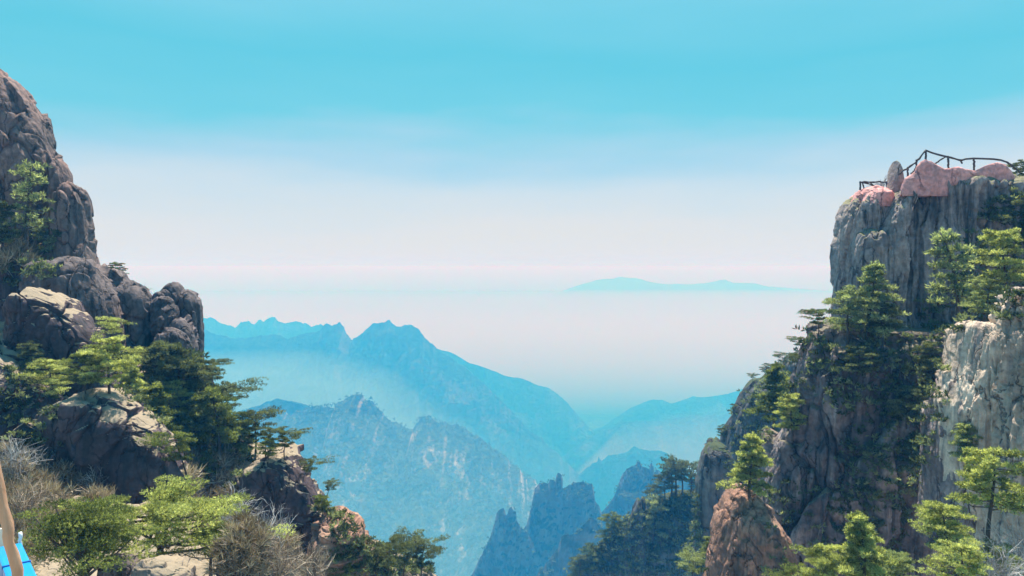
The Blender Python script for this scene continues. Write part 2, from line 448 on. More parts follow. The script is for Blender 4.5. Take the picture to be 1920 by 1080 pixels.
ridge('far_mountains', [(1000, 575), (1060, 543), (1080, 536), (1100, 530), (1125, 524), (1150, 521), (1165, 519), (1185, 521), (1205, 524), (1225, 530), (1250, 534), (1275, 533), (1300, 533),
      (1325, 531), (1345, 527), (1358, 524), (1375, 529), (1400, 530), (1425, 533), (1450, 538), (1490, 541), (1540, 545), (1600, 548), (1680, 560), (1760, 575)], 21500, -900, M_FAR, 3, 300, 60, slope=1.5,
      spur=160, sl=900, amp=34, cl=260, label='long low blue mountain range floating above the mist on the horizon')
ridge('far_hills', [(1340, 590), (1385, 572), (1405, 568), (1425, 566), (1445, 569), (1470, 567), (1490, 573), (1540, 592)], 15300, -900, M_FAR, 5, 120, 40, slope=1.2, spur=80, sl=600, amp=6, cl=120,
      label='small faint hill in the mist under the far range')
ridge('back_mountains', [(150, 640), (250, 600), (330, 588), (375, 593), (400, 599), (425, 609), (440, 614), (447, 610), (452, 604), (465, 601), (472, 608), (480, 607), (486, 601), (492, 603), (498, 598),
      (508, 594), (516, 595), (524, 605), (540, 604), (556, 601), (570, 605), (582, 611), (592, 610), (606, 609), (625, 616), (650, 628), (670, 645), (720, 700)], 3800, -900, M_FAR, 6, 320, 60,
      slope=.4, spur=60, sl=350, amp=15, cl=34, label='jagged pale blue peaks behind the main mountain at left')
ridge('back_mountains', [(700, 640), (790, 645), (828, 657), (845, 661), (862, 670), (880, 682), (905, 687), (925, 695), (945, 704), (970, 707), (985, 713), (1000, 719), (1030, 728), (1045, 738), (1062, 752),
      (1090, 785), (1130, 830)], 3300, -900, M_FAR, 7, 260, 60, slope=.6, spur=50, sl=300, amp=7, cl=60, label='faint blue shoulder sloping down to the right behind the main mountain')
ridge('main_mountain', [(120, 640), (250, 610), (330, 604), (375, 615), (400, 625), (430, 631), (460, 636), (470, 632), (480, 628), (500, 627), (516, 627), (532, 633), (541, 637), (550, 629), (562, 626), (576, 625),
      (590, 624), (600, 619), (606, 612), (613, 607), (621, 612), (628, 611), (637, 605), (644, 612), (650, 624), (660, 638), (668, 632), (680, 622), (690, 613), (700, 606), (708, 605), (716, 602),
      (723, 604), (729, 602), (737, 606), (744, 612), (751, 613), (758, 608), (767, 607), (776, 611), (786, 621), (800, 636), (812, 645), (820, 653), (828, 660), (850, 672), (880, 694), (920, 732),
      (980, 792), (1050, 855), (1120, 920)], 2500, -900, M_MID, 8, 420, 110, slope=.6, spur=70, sl=240, amp=11, cl=26, label='large blue twin-peaked mountain rising over the valley at left')
ridge('right_hills', [(960, 900), (1000, 868), (1060, 838), (1100, 812), (1130, 800), (1155, 783), (1180, 766), (1200, 757), (1222, 750), (1240, 751), (1258, 756), (1272, 752), (1300, 743), (1325, 745), (1345, 743),
      (1370, 738), (1395, 730), (1440, 715), (1500, 695), (1580, 670), (1700, 660), (1800, 690)], 3600, -900, M_MID, 9, 300, 70, slope=.5, spur=40, sl=260, amp=8, cl=60,
      label='pale blue wooded ridge rising to the right above the valley')
ridge('right_hills', [(930, 930), (985, 886), (1030, 868), (1060, 852), (1090, 830), (1120, 812), (1150, 800), (1175, 791), (1200, 789), (1235, 790), (1280, 780), (1330, 778), (1400, 770), (1500, 760), (1600, 770)],
      3050, -900, M_MID, 10, 300, 70, slope=.45, spur=35, sl=240, amp=7, cl=50, label='lower blue ridge in front of the pale wooded ridge')
ridge('right_hills', [(1060, 940), (1085, 890), (1108, 872), (1120, 866), (1122, 856), (1128, 864), (1140, 853), (1158, 851), (1175, 846), (1190, 838), (1202, 843), (1215, 846), (1240, 845), (1254, 852), (1275, 870),
      (1310, 900), (1350, 940)], 2500, -900, M_MID, 11, 240, 70, slope=.35, spur=25, sl=140, amp=7, cl=30, label='small hazy crag rising from the valley beyond the dark needles')
ridge('small_ridge', [(380, 790), (450, 770), (495, 756), (520, 747), (535, 750), (558, 756), (575, 760), (600, 770), (700, 830)], 1600, -900, M_MID, 12, 160, 60, slope=.4, spur=20, sl=120, amp=5, cl=25,
      label='pale blue knoll just behind the near blue mountain')
_, nm = ridge('near_mountain', [(300, 900), (380, 830), (440, 790), (470, 771), (500, 762), (512, 764), (522, 768), (545, 776), (560, 774), (575, 769), (583, 762), (591, 760), (600, 765), (612, 764), (626, 766), (636, 756), (645, 748),
      (655, 743), (668, 741), (681, 744), (690, 752), (700, 758), (708, 765), (713, 771), (724, 782), (736, 790), (748, 795), (760, 801), (772, 803), (780, 799), (785, 789), (792, 784), (806, 780),
      (818, 788), (830, 791), (850, 796), (865, 799), (880, 806), (896, 818), (912, 831), (930, 846), (950, 860), (970, 877), (986, 890), (1004, 904), (1030, 945), (1060, 1000), (1100, 1060), (1160, 1150)],
      1400, -900, M_NEAR, 13, 520, 300, slope=1.0, lim=330, spur=85, sl=210, amp=8, cl=13, back=.3, rough=.42, label='blue wooded mountain with bare rock faces in the middle of the valley')
_, nA = ridge('rock_needles', [(840, 1160), (870, 1110), (886, 1075), (905, 1035), (918, 1010), (926, 985), (931, 962), (934, 957), (939, 953), (944, 951), (947, 958), (949, 966), (952, 962), (954, 953), (959, 950), (963, 957),
      (967, 958), (969, 975), (976, 990), (990, 1000), (1015, 1050), (1040, 1110)], 770, -700, M_NEEDLE, 14, 320, 200, back=.2, slope=.32, spur=9, sl=26, amp=1.8, cl=6, rough=.55, label='thin two-pronged blue rock needle left of the tall crag')
_, nB = ridge('rock_crag', [(880, 1160), (925, 1090), (950, 1040), (975, 1000), (987, 985), (992, 968), (997, 945), (1000, 930), (1002, 917), (1010, 908), (1018, 904), (1028, 907), (1031, 899), (1038, 899), (1041, 904),
      (1043, 893), (1046, 887), (1051, 888), (1055, 896), (1055, 914), (1062, 912), (1066, 909), (1072, 908), (1074, 902), (1082, 904), (1092, 903), (1102, 907), (1110, 906), (1113, 920), (1116, 938),
      (1122, 945), (1130, 965), (1150, 1000), (1190, 1060), (1230, 1130)], 800, -700, M_NEEDLE, 15, 440, 220, back=.16, slope=.36, spur=12, sl=30, amp=2.2, cl=7, rough=.55, label='tall blue crag with flat top and one rock finger')
_, nC = ridge('rock_crag', [(1080, 1010), (1110, 975), (1128, 962), (1142, 945), (1152, 930), (1158, 915), (1162, 900), (1168, 886), (1176, 878), (1186, 873), (1192, 871), (1195, 864), (1200, 866), (1203, 873), (1212, 876),
      (1217, 880), (1219, 870), (1222, 868), (1225, 874), (1227, 886), (1232, 879), (1240, 886), (1262, 892), (1300, 905), (1350, 950)], 830, -700, M_NEEDLE, 16, 340, 180, back=.12, slope=.34, spur=11, sl=28, amp=2, cl=7, rough=.55,
      label='blue crag with broken top behind the pine ridge')
_, nD = ridge('low_ridge', [(960, 1140), (990, 1100), (1010, 1075), (1030, 1050), (1046, 1028), (1052, 1008), (1060, 1002), (1072, 1003), (1085, 992), (1098, 979), (1108, 970), (1114, 972), (1122, 982), (1140, 1000), (1170, 1010), (1250, 1060)],
      560, -500, M_NEEDLE, 17, 240, 120, slope=.3, spur=9, sl=45, amp=2, cl=7, label='low blue ridge with a pointed knob below the crags')

# ------------------------------------------------------------------ pine ridge and back ridges at right
ridge('pine_ridge', [(1000, 1150), (1040, 1105), (1062, 1085), (1085, 1062), (1108, 1042), (1128, 1014), (1148, 988), (1163, 978), (1178, 966), (1192, 962), (1206, 952), (1225, 938), (1242, 928), (1262, 920), (1290, 918),
      (1312, 918), (1345, 930), (1400, 960)], 165, -130, M['ridge'], 18, 260, 160, slope=.4, spur=5, sl=22, amp=.8, cl=4, rough=.5, label='dark wooded ridge with pines sloping down to the left')
rock('rock_needle', [(935, 1195, 1199), (945, 1191, 1202), (960, 1184, 1204), (990, 1174, 1206), (1030, 1166, 1210), (1080, 1160, 1212)], M['ridge'], 19, 60, 50, Y=160, hyf=2, hyb=2, cap=20, blk=(1.5, 1.5, 4), A=.3,
     label='dark pointed rock needle on the pine ridge', cat='rock')
rock('rock_needle', [(933, 1203, 1207), (945, 1201, 1209), (965, 1199, 1210), (1000, 1196, 1212), (1050, 1190, 1214)], M['ridge'], 20, 60, 50, Y=161, hyf=1.5, hyb=1.5, cap=16, blk=(1.5, 1.5, 4), A=.3,
     label='blunt dark rock needle standing right beside the pointed one', cat='rock')
rock('back_cliff', [(655, 1492, 1640), (680, 1466, 1660), (700, 1440, 1680), (713, 1408, 1690), (730, 1397, 1690), (760, 1384, 1690), (800, 1362, 1690), (840, 1350, 1690), (900, 1340, 1690), (1000, 1330, 1690), (1200, 1300, 1690)],
     M['ridge'], 21, 220, 200, Y=125, hyf=9, hyb=8, cap=40, blk=(5, 4, 12), A=.9, fb=.8, crack=.4, label='blue-grey back cliff with pines along its edge', cat='cliff', kind='structure')
rock('rock_pillar', [(825, 1334, 1342), (834, 1323, 1357), (850, 1315, 1366), (880, 1309, 1372), (920, 1305, 1380), (1000, 1299, 1390), (1150, 1290, 1400)], M['ridge'], 22, 140, 110, Y=105, hyf=4, hyb=4, cap=50,
     blk=(4, 4, 14), A=.5, fb=.5, label='smooth round-topped rock pillar below the back cliff', cat='rock')

# ------------------------------------------------------------------ left cliff
rock('rock_spire', [(116, -240, -30), (126, -270, -6), (132, -280, 4), (140, -290, 16), (155, -300, 37), (172, -300, 52), (190, -300, 62), (215, -300, 76), (240, -300, 87), (262, -300, 96), (300, -300, 109), (330, -300, 111),
      (360, -300, 109), (400, -300, 105), (450, -300, 108), (520, -300, 115), (600, -300, 120), (700, -300, 130)], M['brown'], 31, 320, 300, Y=71, hyf=6, hyb=5, cap=60, blk=(3.0, 3.0, 6.5), A=.45, crack=.35, fb=.35,
     label='tall brown granite spire cut by the left edge', cat='cliff', kind='structure')
rock('rock_slab', [(296, 98, 106), (310, 97, 114), (330, 97, 121), (350, 97, 126), (390, 96, 126), (440, 95, 120), (500, 94, 118), (560, 94, 116)], M['brown'], 32, 80, 60, Y=69.5, hyf=1.2, hyb=2, cap=25, blk=(1.5, 1.5, 4), A=.2,
     label='narrow upright slab leaning on the right flank of the brown spire', cat='rock')
rock('rock_pillar', [(343, 128, 134), (351, 122, 144), (365, 118, 151), (385, 113, 157), (420, 106, 161), (455, 102, 165), (490, 100, 170), (512, 99, 173), (545, 96, 172), (620, 92, 170)], M['brown'], 33, 140, 110, Y=68, hyf=2.4, hyb=3,
     cap=30, blk=(1.8, 1.8, 5), A=.3, label='brown rounded pillar standing against the right side of the spire', cat='rock')
rock('boulder', [(481, 130, 146), (486, 119, 160), (500, 110, 175), (520, 104, 187), (540, 100, 197), (560, 97, 205), (590, 95, 211), (620, 96, 211), (690, 100, 205)], M['grey'], 34, 150, 130, Y=62, hyf=3.6, hyb=4, cap=60,
     blk=(3.5, 3.5, 5.5), A=.3, fb=.35, label='big egg-shaped grey boulder below the brown pillar', cat='boulder')
rock('boulder', [(485, 80, 94), (490, 72, 100), (505, 67, 105), (525, 62, 106), (550, 61, 102), (600, 60, 100)], M['grey'], 35, 90, 80, Y=63, hyf=2.0, hyb=2, cap=35, blk=(2.5, 2.5, 3.5), A=.2,
     label='smaller upright boulder left of the egg-shaped one', cat='boulder')
rock('boulder', [(510, 219, 223), (520, 210, 230), (532, 203, 238), (545, 198, 244), (560, 197, 249), (600, 196, 252), (640, 197, 254), (720, 193, 258)], M['grey'], 36, 130, 90, Y=66, hyf=2.2, hyb=2.5, cap=40, blk=(2.2, 2.2, 3), A=.35,
     label='grey crag block with a pointed top', cat='boulder')
rock('boulder', [(527, 240, 250), (532, 236, 259), (545, 236, 270), (560, 236, 276), (610, 236, 280), (700, 236, 284)], M['grey'], 37, 90, 70, Y=68.5, hyf=1.6, hyb=2, cap=25, blk=(.9, 1.2, 2.5), A=.25,
     label='ribbed block behind the pointed grey crag', cat='boulder')
rock('boulder', [(541, 249, 258), (548, 245, 268), (560, 243, 276), (580, 244, 281), (610, 247, 281), (640, 252, 279), (680, 257, 274), (730, 257, 274)], M['grey'], 38, 120, 80, Y=63.3, hyf=1.6, hyb=1.6, cap=35, blk=(2.5, 2.5, 6), A=.2,
     label='tall smooth thumb-shaped rock right of the pointed crag', cat='boulder')
rock('boulder', [(553, 269, 276), (565, 267, 284), (580, 272, 290), (610, 276, 298), (650, 279, 301), (730, 277, 300)], M['grey'], 39, 100, 70, Y=65, hyf=1.4, hyb=1.8, cap=30, blk=(1, 1.2, 4), A=.25,
     label='thin split slab between the thumb-shaped rock and the right crags', cat='boulder')
rock('boulder', [(531, 322, 330), (536, 315, 337), (545, 309, 341), (556, 305, 345), (575, 301, 351), (640, 300, 357), (720, 300, 358)], M['grey'], 40, 120, 80, Y=67.5, hyf=1.8, hyb=2.2, cap=35, blk=(2, 2, 5), A=.25,
     label='highest dark peak of the right-hand grey crags', cat='boulder')
rock('boulder', [(542, 343, 351), (549, 341, 359), (558, 341, 367), (565, 343, 371), (600, 345, 374), (640, 345, 375), (680, 345, 374), (740, 345, 378)], M['grey'], 41, 120, 70, Y=66, hyf=1.3, hyb=2, cap=25, blk=(1.2, 1.4, 6), A=.25,
     label='upright square pillar at the right end of the grey crags', cat='boulder')
rock('boulder', [(547, 296, 300), (552, 291, 306), (562, 289, 311), (600, 289, 312), (640, 290, 312)], M['grey'], 42, 50, 50, Y=65.6, hyf=.8, hyb=1, cap=15, blk=(1, 1, 2), A=.15, label='small pointed stone behind the round grey boulder', cat='boulder')
rock('boulder', [(556, 305, 317), (562, 296, 328), (572, 290, 335), (590, 289, 339), (605, 292, 338), (625, 298, 334), (680, 300, 334)], M['grey'], 43, 110, 90, Y=64, hyf=1.6, hyb=1.5, cap=40, blk=(2, 2, 2.6), A=.25,
     label='round grey boulder in front of the right crags', cat='boulder')
rock('boulder', [(591, 331, 340), (598, 323, 350), (612, 317, 358), (630, 317, 366), (650, 320, 371), (700, 322, 373)], M['grey'], 44, 100, 80, Y=62.7, hyf=1.3, hyb=1.5, cap=40, blk=(2, 2, 3), A=.22,
     label='sloping shoulder boulder below the square pillar', cat='boulder')
rock('boulder', [(614, 308, 325), (620, 302, 340), (628, 299, 352), (640, 298, 358), (662, 298, 361), (710, 298, 362)], M['grey'], 45, 90, 90, Y=60.8, hyf=1.4, hyb=1.5, cap=30, blk=(2.4, 2.4, 3), A=.2,
     label='low loaf-shaped boulder at the foot of the right crags', cat='boulder')
rock('boulder', [(593, 297, 303), (599, 294, 308), (608, 294, 308), (616, 297, 304), (619, 299, 302)], M['grey'], 46, 50, 50, Y=62, hyf=.4, hyb=.5, cap=12, blk=(1, 1, 1), A=.06, crack=0, fb=.05,
     label='little ball-shaped stone wedged beside the loaf-shaped boulder', cat='boulder')
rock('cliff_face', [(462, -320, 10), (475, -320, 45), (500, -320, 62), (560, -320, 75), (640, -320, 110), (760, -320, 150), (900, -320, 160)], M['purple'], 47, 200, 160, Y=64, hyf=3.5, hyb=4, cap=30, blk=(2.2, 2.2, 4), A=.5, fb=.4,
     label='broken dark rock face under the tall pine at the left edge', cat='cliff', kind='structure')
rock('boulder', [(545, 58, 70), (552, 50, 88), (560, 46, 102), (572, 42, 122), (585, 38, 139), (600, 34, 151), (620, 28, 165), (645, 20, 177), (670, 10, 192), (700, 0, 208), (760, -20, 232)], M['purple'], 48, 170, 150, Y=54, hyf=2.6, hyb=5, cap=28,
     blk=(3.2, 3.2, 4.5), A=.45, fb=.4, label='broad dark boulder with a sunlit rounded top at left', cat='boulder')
rock('hillside', [(600, -320, 30), (640, -320, 90), (665, -320, 240), (690, -320, 375), (715, -320, 388), (745, -320, 401), (775, -320, 416), (800, -320, 440), (830, -320, 474), (855, -320, 510), (880, -320, 556), (910, -320, 588),
      (940, -320, 610), (975, -320, 626), (1000, -320, 655), (1040, -320, 705), (1080, -320, 732), (1200, -320, 790), (1400, -320, 880)], M['slope'], 49, 340, 360, e=.8, Y=62, hyf=8, hyb=8, cap=110, blk=(3, 3, 3.5), A=.6, fb=.9, crack=.3,
     label='rocky slope covered with pines descending to the valley', cat='hillside', kind='structure')
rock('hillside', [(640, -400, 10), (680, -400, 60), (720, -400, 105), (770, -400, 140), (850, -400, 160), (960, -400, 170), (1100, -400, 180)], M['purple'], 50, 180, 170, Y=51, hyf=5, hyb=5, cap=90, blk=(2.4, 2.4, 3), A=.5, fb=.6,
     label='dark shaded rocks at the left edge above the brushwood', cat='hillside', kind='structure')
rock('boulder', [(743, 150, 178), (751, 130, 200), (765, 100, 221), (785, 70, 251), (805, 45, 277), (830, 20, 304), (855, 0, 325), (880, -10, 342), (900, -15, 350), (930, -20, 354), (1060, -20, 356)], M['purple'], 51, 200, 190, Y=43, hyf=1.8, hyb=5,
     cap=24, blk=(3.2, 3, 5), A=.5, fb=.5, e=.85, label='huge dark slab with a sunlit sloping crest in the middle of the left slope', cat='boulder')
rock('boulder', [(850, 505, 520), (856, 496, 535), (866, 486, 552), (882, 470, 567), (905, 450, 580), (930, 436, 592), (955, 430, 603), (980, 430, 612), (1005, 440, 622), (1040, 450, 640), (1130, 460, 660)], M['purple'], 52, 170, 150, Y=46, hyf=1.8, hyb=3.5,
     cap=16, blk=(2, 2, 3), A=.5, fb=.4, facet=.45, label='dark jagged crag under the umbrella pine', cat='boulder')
rock('boulder', [(962, 612, 632), (968, 604, 655), (978, 598, 672), (992, 595, 684), (1010, 592, 690), (1035, 591, 693), (1080, 590, 700), (1160, 590, 705)], M['rust'], 53, 130, 110, Y=43, hyf=2, hyb=2.5, cap=35, blk=(2.6, 2.6, .8), A=.25,
     label='brown layered boulder below the dark crag', cat='boulder')
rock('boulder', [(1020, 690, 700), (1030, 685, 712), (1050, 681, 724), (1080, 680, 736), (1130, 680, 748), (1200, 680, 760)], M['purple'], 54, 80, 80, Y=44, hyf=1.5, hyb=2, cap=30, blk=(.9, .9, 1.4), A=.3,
     label='small dark broken rocks at the lower end of the left slope', cat='boulder')
rock('knoll', [(1050, 700, 730), (1062, 690, 772), (1075, 680, 802), (1092, 670, 820), (1150, 650, 845), (1300, 620, 880)], M['slope'], 55, 80, 80, Y=62, hyf=3, hyb=4, cap=40, blk=(1.5, 1.5, 2), A=.3, label='rocky knoll carrying dark pines at the bottom',
     cat='hillside', kind='structure')
rock('hillside', [(880, -1000, 10, 35, 3), (905, -1000, 60, 35, 5), (930, -1000, 130, 35, 8), (950, -1000, 330, 35, 12), (968, -1000, 440, 35, 17), (1000, -1000, 520, 35, 21), (1060, -1000, 560, 35, 22), (1200, -1000, 600, 35, 22)], M['slope'], 56,
     200, 300, e=.85, hyf=8, hyb=1.5, cap=30, blk=(1.6, 1.6, 1.2), A=.35, fb=.6, crack=.1, label='near slope of dry soil, rock and brushwood below the path', cat='hillside', kind='structure')
rock('boulder', [(987, 449, 456), (995, 440, 466), (1010, 432, 476), (1030, 426, 484), (1060, 424, 487), (1100, 424, 488), (1200, 424, 490)], M['purple'], 57, 110, 90, Y=22, hyf=.7, hyb=.9, cap=60, blk=(.8, .8, 1.5), A=.1, crack=.05, fb=.1, fine=.03,
     label='dark rounded boulder at the bottom right of the green dome pine', cat='boulder')
rock('boulder', [(1040, 205, 225), (1046, 196, 240), (1056, 190, 256), (1075, 190, 262), (1130, 188, 264)], M['grey'], 58, 60, 60, Y=21, hyf=.5, hyb=.6, cap=30, blk=(.7, .7, .7), A=.1, crack=.05, fb=.08, fine=.02,
     label='grey boulder under the left side of the green dome pine', cat='boulder')
rock('boulder', [(1050, 280, 300), (1056, 268, 330), (1066, 262, 350), (1085, 260, 362), (1140, 258, 366)], M['slope'], 59, 60, 60, Y=20.5, hyf=.5, hyb=.7, cap=30, blk=(.8, .8, .6), A=.1, crack=.05, fb=.08, fine=.02,
     label='brownish flat boulder below the trunk of the dome pine', cat='boulder')

# ------------------------------------------------------------------ right cliff
B_R = dict(blk=(1.5, 1.8, 7), A=.75, crack=.45, fb=.3, flute=.55, facet=.4)
rock('cliff', [(338, 1716, 2300), (345, 1706, 2350), (370, 1694, 2350), (400, 1686, 2350), (440, 1674, 2350), (480, 1662, 2350), (520, 1652, 2350), (560, 1642, 2350), (620, 1632, 2350), (700, 1600, 2350), (800, 1560, 2350), (1000, 1500, 2350)],
     M['cliff'], 61, 340, 340, Y=62, hyf=4.5, hyb=7, cap=20, e=.6, label='tall fluted grey cliff under the wooden railing', cat='cliff', kind='structure', **B_R)
rock('rock_pillar', [(370, 1608, 1650), (376, 1599, 1660), (392, 1589, 1670), (405, 1581, 1680), (430, 1574, 1690), (460, 1570, 1690), (500, 1567, 1690), (550, 1566, 1690), (620, 1566, 1700), (720, 1566, 1700)], M['cliff'], 62, 220, 150, Y=63, hyf=3, hyb=4,
     cap=25, e=.65, label='left column of the fluted cliff, below the small railing', cat='rock', **B_R)
rock('ledge_rock', [(352, 1622, 1632), (358, 1612, 1648), (368, 1606, 1655), (380, 1600, 1657), (392, 1596, 1655)], M['pink'], 63, 70, 90, Y=63, hyf=3.1, hyb=3, cap=20, blk=(1, 1, 1), A=.1, crack=.05, fb=.15, label='pink rounded ledge under the small railing',
     cat='rock')
rock('rock_rib', [(352, 1691, 1700), (375, 1673, 1697), (405, 1656, 1692), (440, 1642, 1688), (480, 1633, 1684), (530, 1627, 1680), (620, 1622, 1680)], M['cliff'], 64, 160, 80, Y=60.6, hyf=2.3, hyb=3, cap=30, blk=(.8, 1.2, 5), A=.3, flute=.9,
     label='slanting sunlit-edged rib running down the fluted cliff', cat='rock')
rock('rock_rib', [(428, 1622, 1636), (440, 1612, 1650), (470, 1604, 1652), (500, 1600, 1652), (540, 1599, 1652), (640, 1597, 1655)], M['cliff'], 65, 110, 80, Y=60, hyf=1.6, hyb=3, cap=25, blk=(1.1, 1.2, 5), A=.25,
     label='low rounded rib at the foot of the left column', cat='rock')
rock('rock_spike', [(302, 1678, 1679.5), (308, 1676.5, 1681), (318, 1674, 1683.5), (330, 1671, 1686), (350, 1667, 1690), (372, 1659, 1694), (400, 1652, 1697), (450, 1647, 1699)], M['cliff'], 66, 110, 70, Y=62, hyf=1.0, hyb=1.2, cap=24, blk=(1, 1, 3), A=.03, fb=.03, facet=.05, crack=.05, keep=.25,
     label='pointed rock spike beside the small railing', cat='rock')
o, _ = ridge('rock_parapet', [(1688, 356), (1691, 345), (1697, 334), (1706, 329), (1714, 322), (1718, 312), (1727, 303), (1735, 299), (1745, 301), (1757, 308), (1772, 316), (1785, 315), (1797, 313), (1812, 317), (1828, 319),
      (1840, 313), (1855, 307), (1870, 304), (1885, 308), (1895, 318), (1902, 332), (1908, 352)], 58.9, at(1700, 368, 58.9)[2], M['pink'], 67, 240, 50, slope=.04, spur=.30, sl=2.2, amp=.10, cl=.7, rough=.5, back=.6, hmin=.03)
tag(o, 'wavy pink rock parapet along the cliff top', 'parapet')
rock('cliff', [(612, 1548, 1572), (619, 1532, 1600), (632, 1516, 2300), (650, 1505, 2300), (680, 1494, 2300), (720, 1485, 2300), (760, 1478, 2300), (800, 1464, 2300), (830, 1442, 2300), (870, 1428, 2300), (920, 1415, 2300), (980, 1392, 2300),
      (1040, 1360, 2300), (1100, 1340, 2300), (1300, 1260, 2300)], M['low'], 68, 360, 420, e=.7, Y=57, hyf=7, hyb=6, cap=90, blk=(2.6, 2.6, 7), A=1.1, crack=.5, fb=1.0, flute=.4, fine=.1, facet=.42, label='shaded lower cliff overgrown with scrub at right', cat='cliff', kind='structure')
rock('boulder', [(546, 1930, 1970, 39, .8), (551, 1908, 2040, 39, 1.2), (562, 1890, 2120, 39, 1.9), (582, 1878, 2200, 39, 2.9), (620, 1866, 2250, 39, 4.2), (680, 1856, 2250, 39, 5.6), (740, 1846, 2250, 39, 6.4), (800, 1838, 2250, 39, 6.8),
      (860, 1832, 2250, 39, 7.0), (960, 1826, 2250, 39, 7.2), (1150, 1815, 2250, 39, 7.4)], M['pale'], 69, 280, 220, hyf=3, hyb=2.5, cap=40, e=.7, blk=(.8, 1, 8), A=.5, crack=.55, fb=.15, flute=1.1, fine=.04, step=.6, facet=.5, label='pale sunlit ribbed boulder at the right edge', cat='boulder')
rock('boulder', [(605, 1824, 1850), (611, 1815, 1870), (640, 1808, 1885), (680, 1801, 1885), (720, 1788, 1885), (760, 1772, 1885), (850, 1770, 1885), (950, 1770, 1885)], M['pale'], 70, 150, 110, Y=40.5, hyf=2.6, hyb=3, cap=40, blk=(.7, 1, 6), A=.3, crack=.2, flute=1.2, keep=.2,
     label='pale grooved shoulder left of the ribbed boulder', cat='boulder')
rock('boulder', [(711, 1792, 1812), (719, 1781, 1838), (745, 1768, 1852), (790, 1756, 1855), (850, 1746, 1858), (910, 1742, 1860), (1020, 1738, 1860)], M['low'], 71, 130, 110, Y=41.5, hyf=3.4, hyb=3, cap=50, blk=(1.2, 1.5, 4), A=.3, crack=.2,
     label='grey rounded buttress below the grooved shoulder', cat='boulder')
rock('boulder', [(914, 1387, 1400, 45, .8), (925, 1375, 1416, 45, 1.6), (945, 1362, 1436, 45, 2.6), (975, 1350, 1450, 45, 3.4), (1010, 1338, 1466, 45, 3.8), (1050, 1329, 1478, 45, 4), (1090, 1322, 1485, 45, 4), (1220, 1316, 1490, 45, 4)], M['rust'], 72, 190, 140, Y=45, hyf=2.6, hyb=4, cap=70, blk=(.9, 1.4, 3.5), A=.4, crack=.2,
     fb=.35, label='rust-brown sunlit outcrop under the bright cone-shaped pine', cat='boulder')

# ------------------------------------------------------------------ path edge under the camera
def boxmesh(name, c, d, mat, rot=0, bev=.02, parent=None, tilt=0):
    import bmesh
    bm = bmesh.new()
    bmesh.ops.create_cube(bm, size=1)
    for v in bm.verts:
        v.co = Vector((v.co.x * d[0], v.co.y * d[1], v.co.z * d[2]))
    bmesh.ops.bevel(bm, geom=bm.edges[:], offset=bev, segments=2, affect='EDGES', profile=.6)
    me = bpy.data.meshes.new(name); bm.to_mesh(me); bm.free(); me.materials.append(mat)
    o = bpy.data.objects.new(name, me); col.objects.link(o)
    o.rotation_euler = (tilt, 0, rot)
    o.location = c
    if parent is not None:
        o.parent = parent
        o.location = Vector(c) - parent.location
    return o
M_STONE = plain_mat('path_stone', (.38, .34, .29), (.52, .47, .40), 3)
tag(boxmesh('path', (-1.0, 1.4, -2.15), (7.6, 5.0, .8), M_STONE, bev=.05), 'paved lookout path under the camera', 'path', kind='structure')
#@@PLANTS
# ================================================================== PLANTS
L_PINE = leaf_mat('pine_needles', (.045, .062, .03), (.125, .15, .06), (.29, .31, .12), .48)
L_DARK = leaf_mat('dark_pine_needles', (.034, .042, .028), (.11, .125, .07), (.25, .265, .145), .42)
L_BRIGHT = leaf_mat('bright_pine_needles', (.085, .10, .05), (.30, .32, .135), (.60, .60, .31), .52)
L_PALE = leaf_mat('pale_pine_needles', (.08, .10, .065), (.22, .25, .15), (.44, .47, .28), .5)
L_SCRUB = leaf_mat('scrub_leaves', (.045, .058, .04), (.125, .15, .09), (.30, .32, .20), .42)
L_DRY = leaf_mat('dry_twigs', (.13, .10, .08), (.30, .235, .175), (.55, .46, .36), .15)
L_GREYTWIG = leaf_mat('grey_twigs', (.15, .14, .145), (.34, .325, .325), (.62, .60, .585), .1)
L_FOREST = leaf_mat('far_forest_leaves', (.03, .045, .025), (.07, .10, .05), (.20, .22, .13), .3)
BARK = plain_mat('pine_bark', (.035, .028, .024), (.11, .085, .07), 9, .9, .5, (1, 1, .3))
BARK_PALE = plain_mat('pale_bark', (.12, .10, .09), (.26, .23, .20), 9, .9, .5, (1, 1, .3))

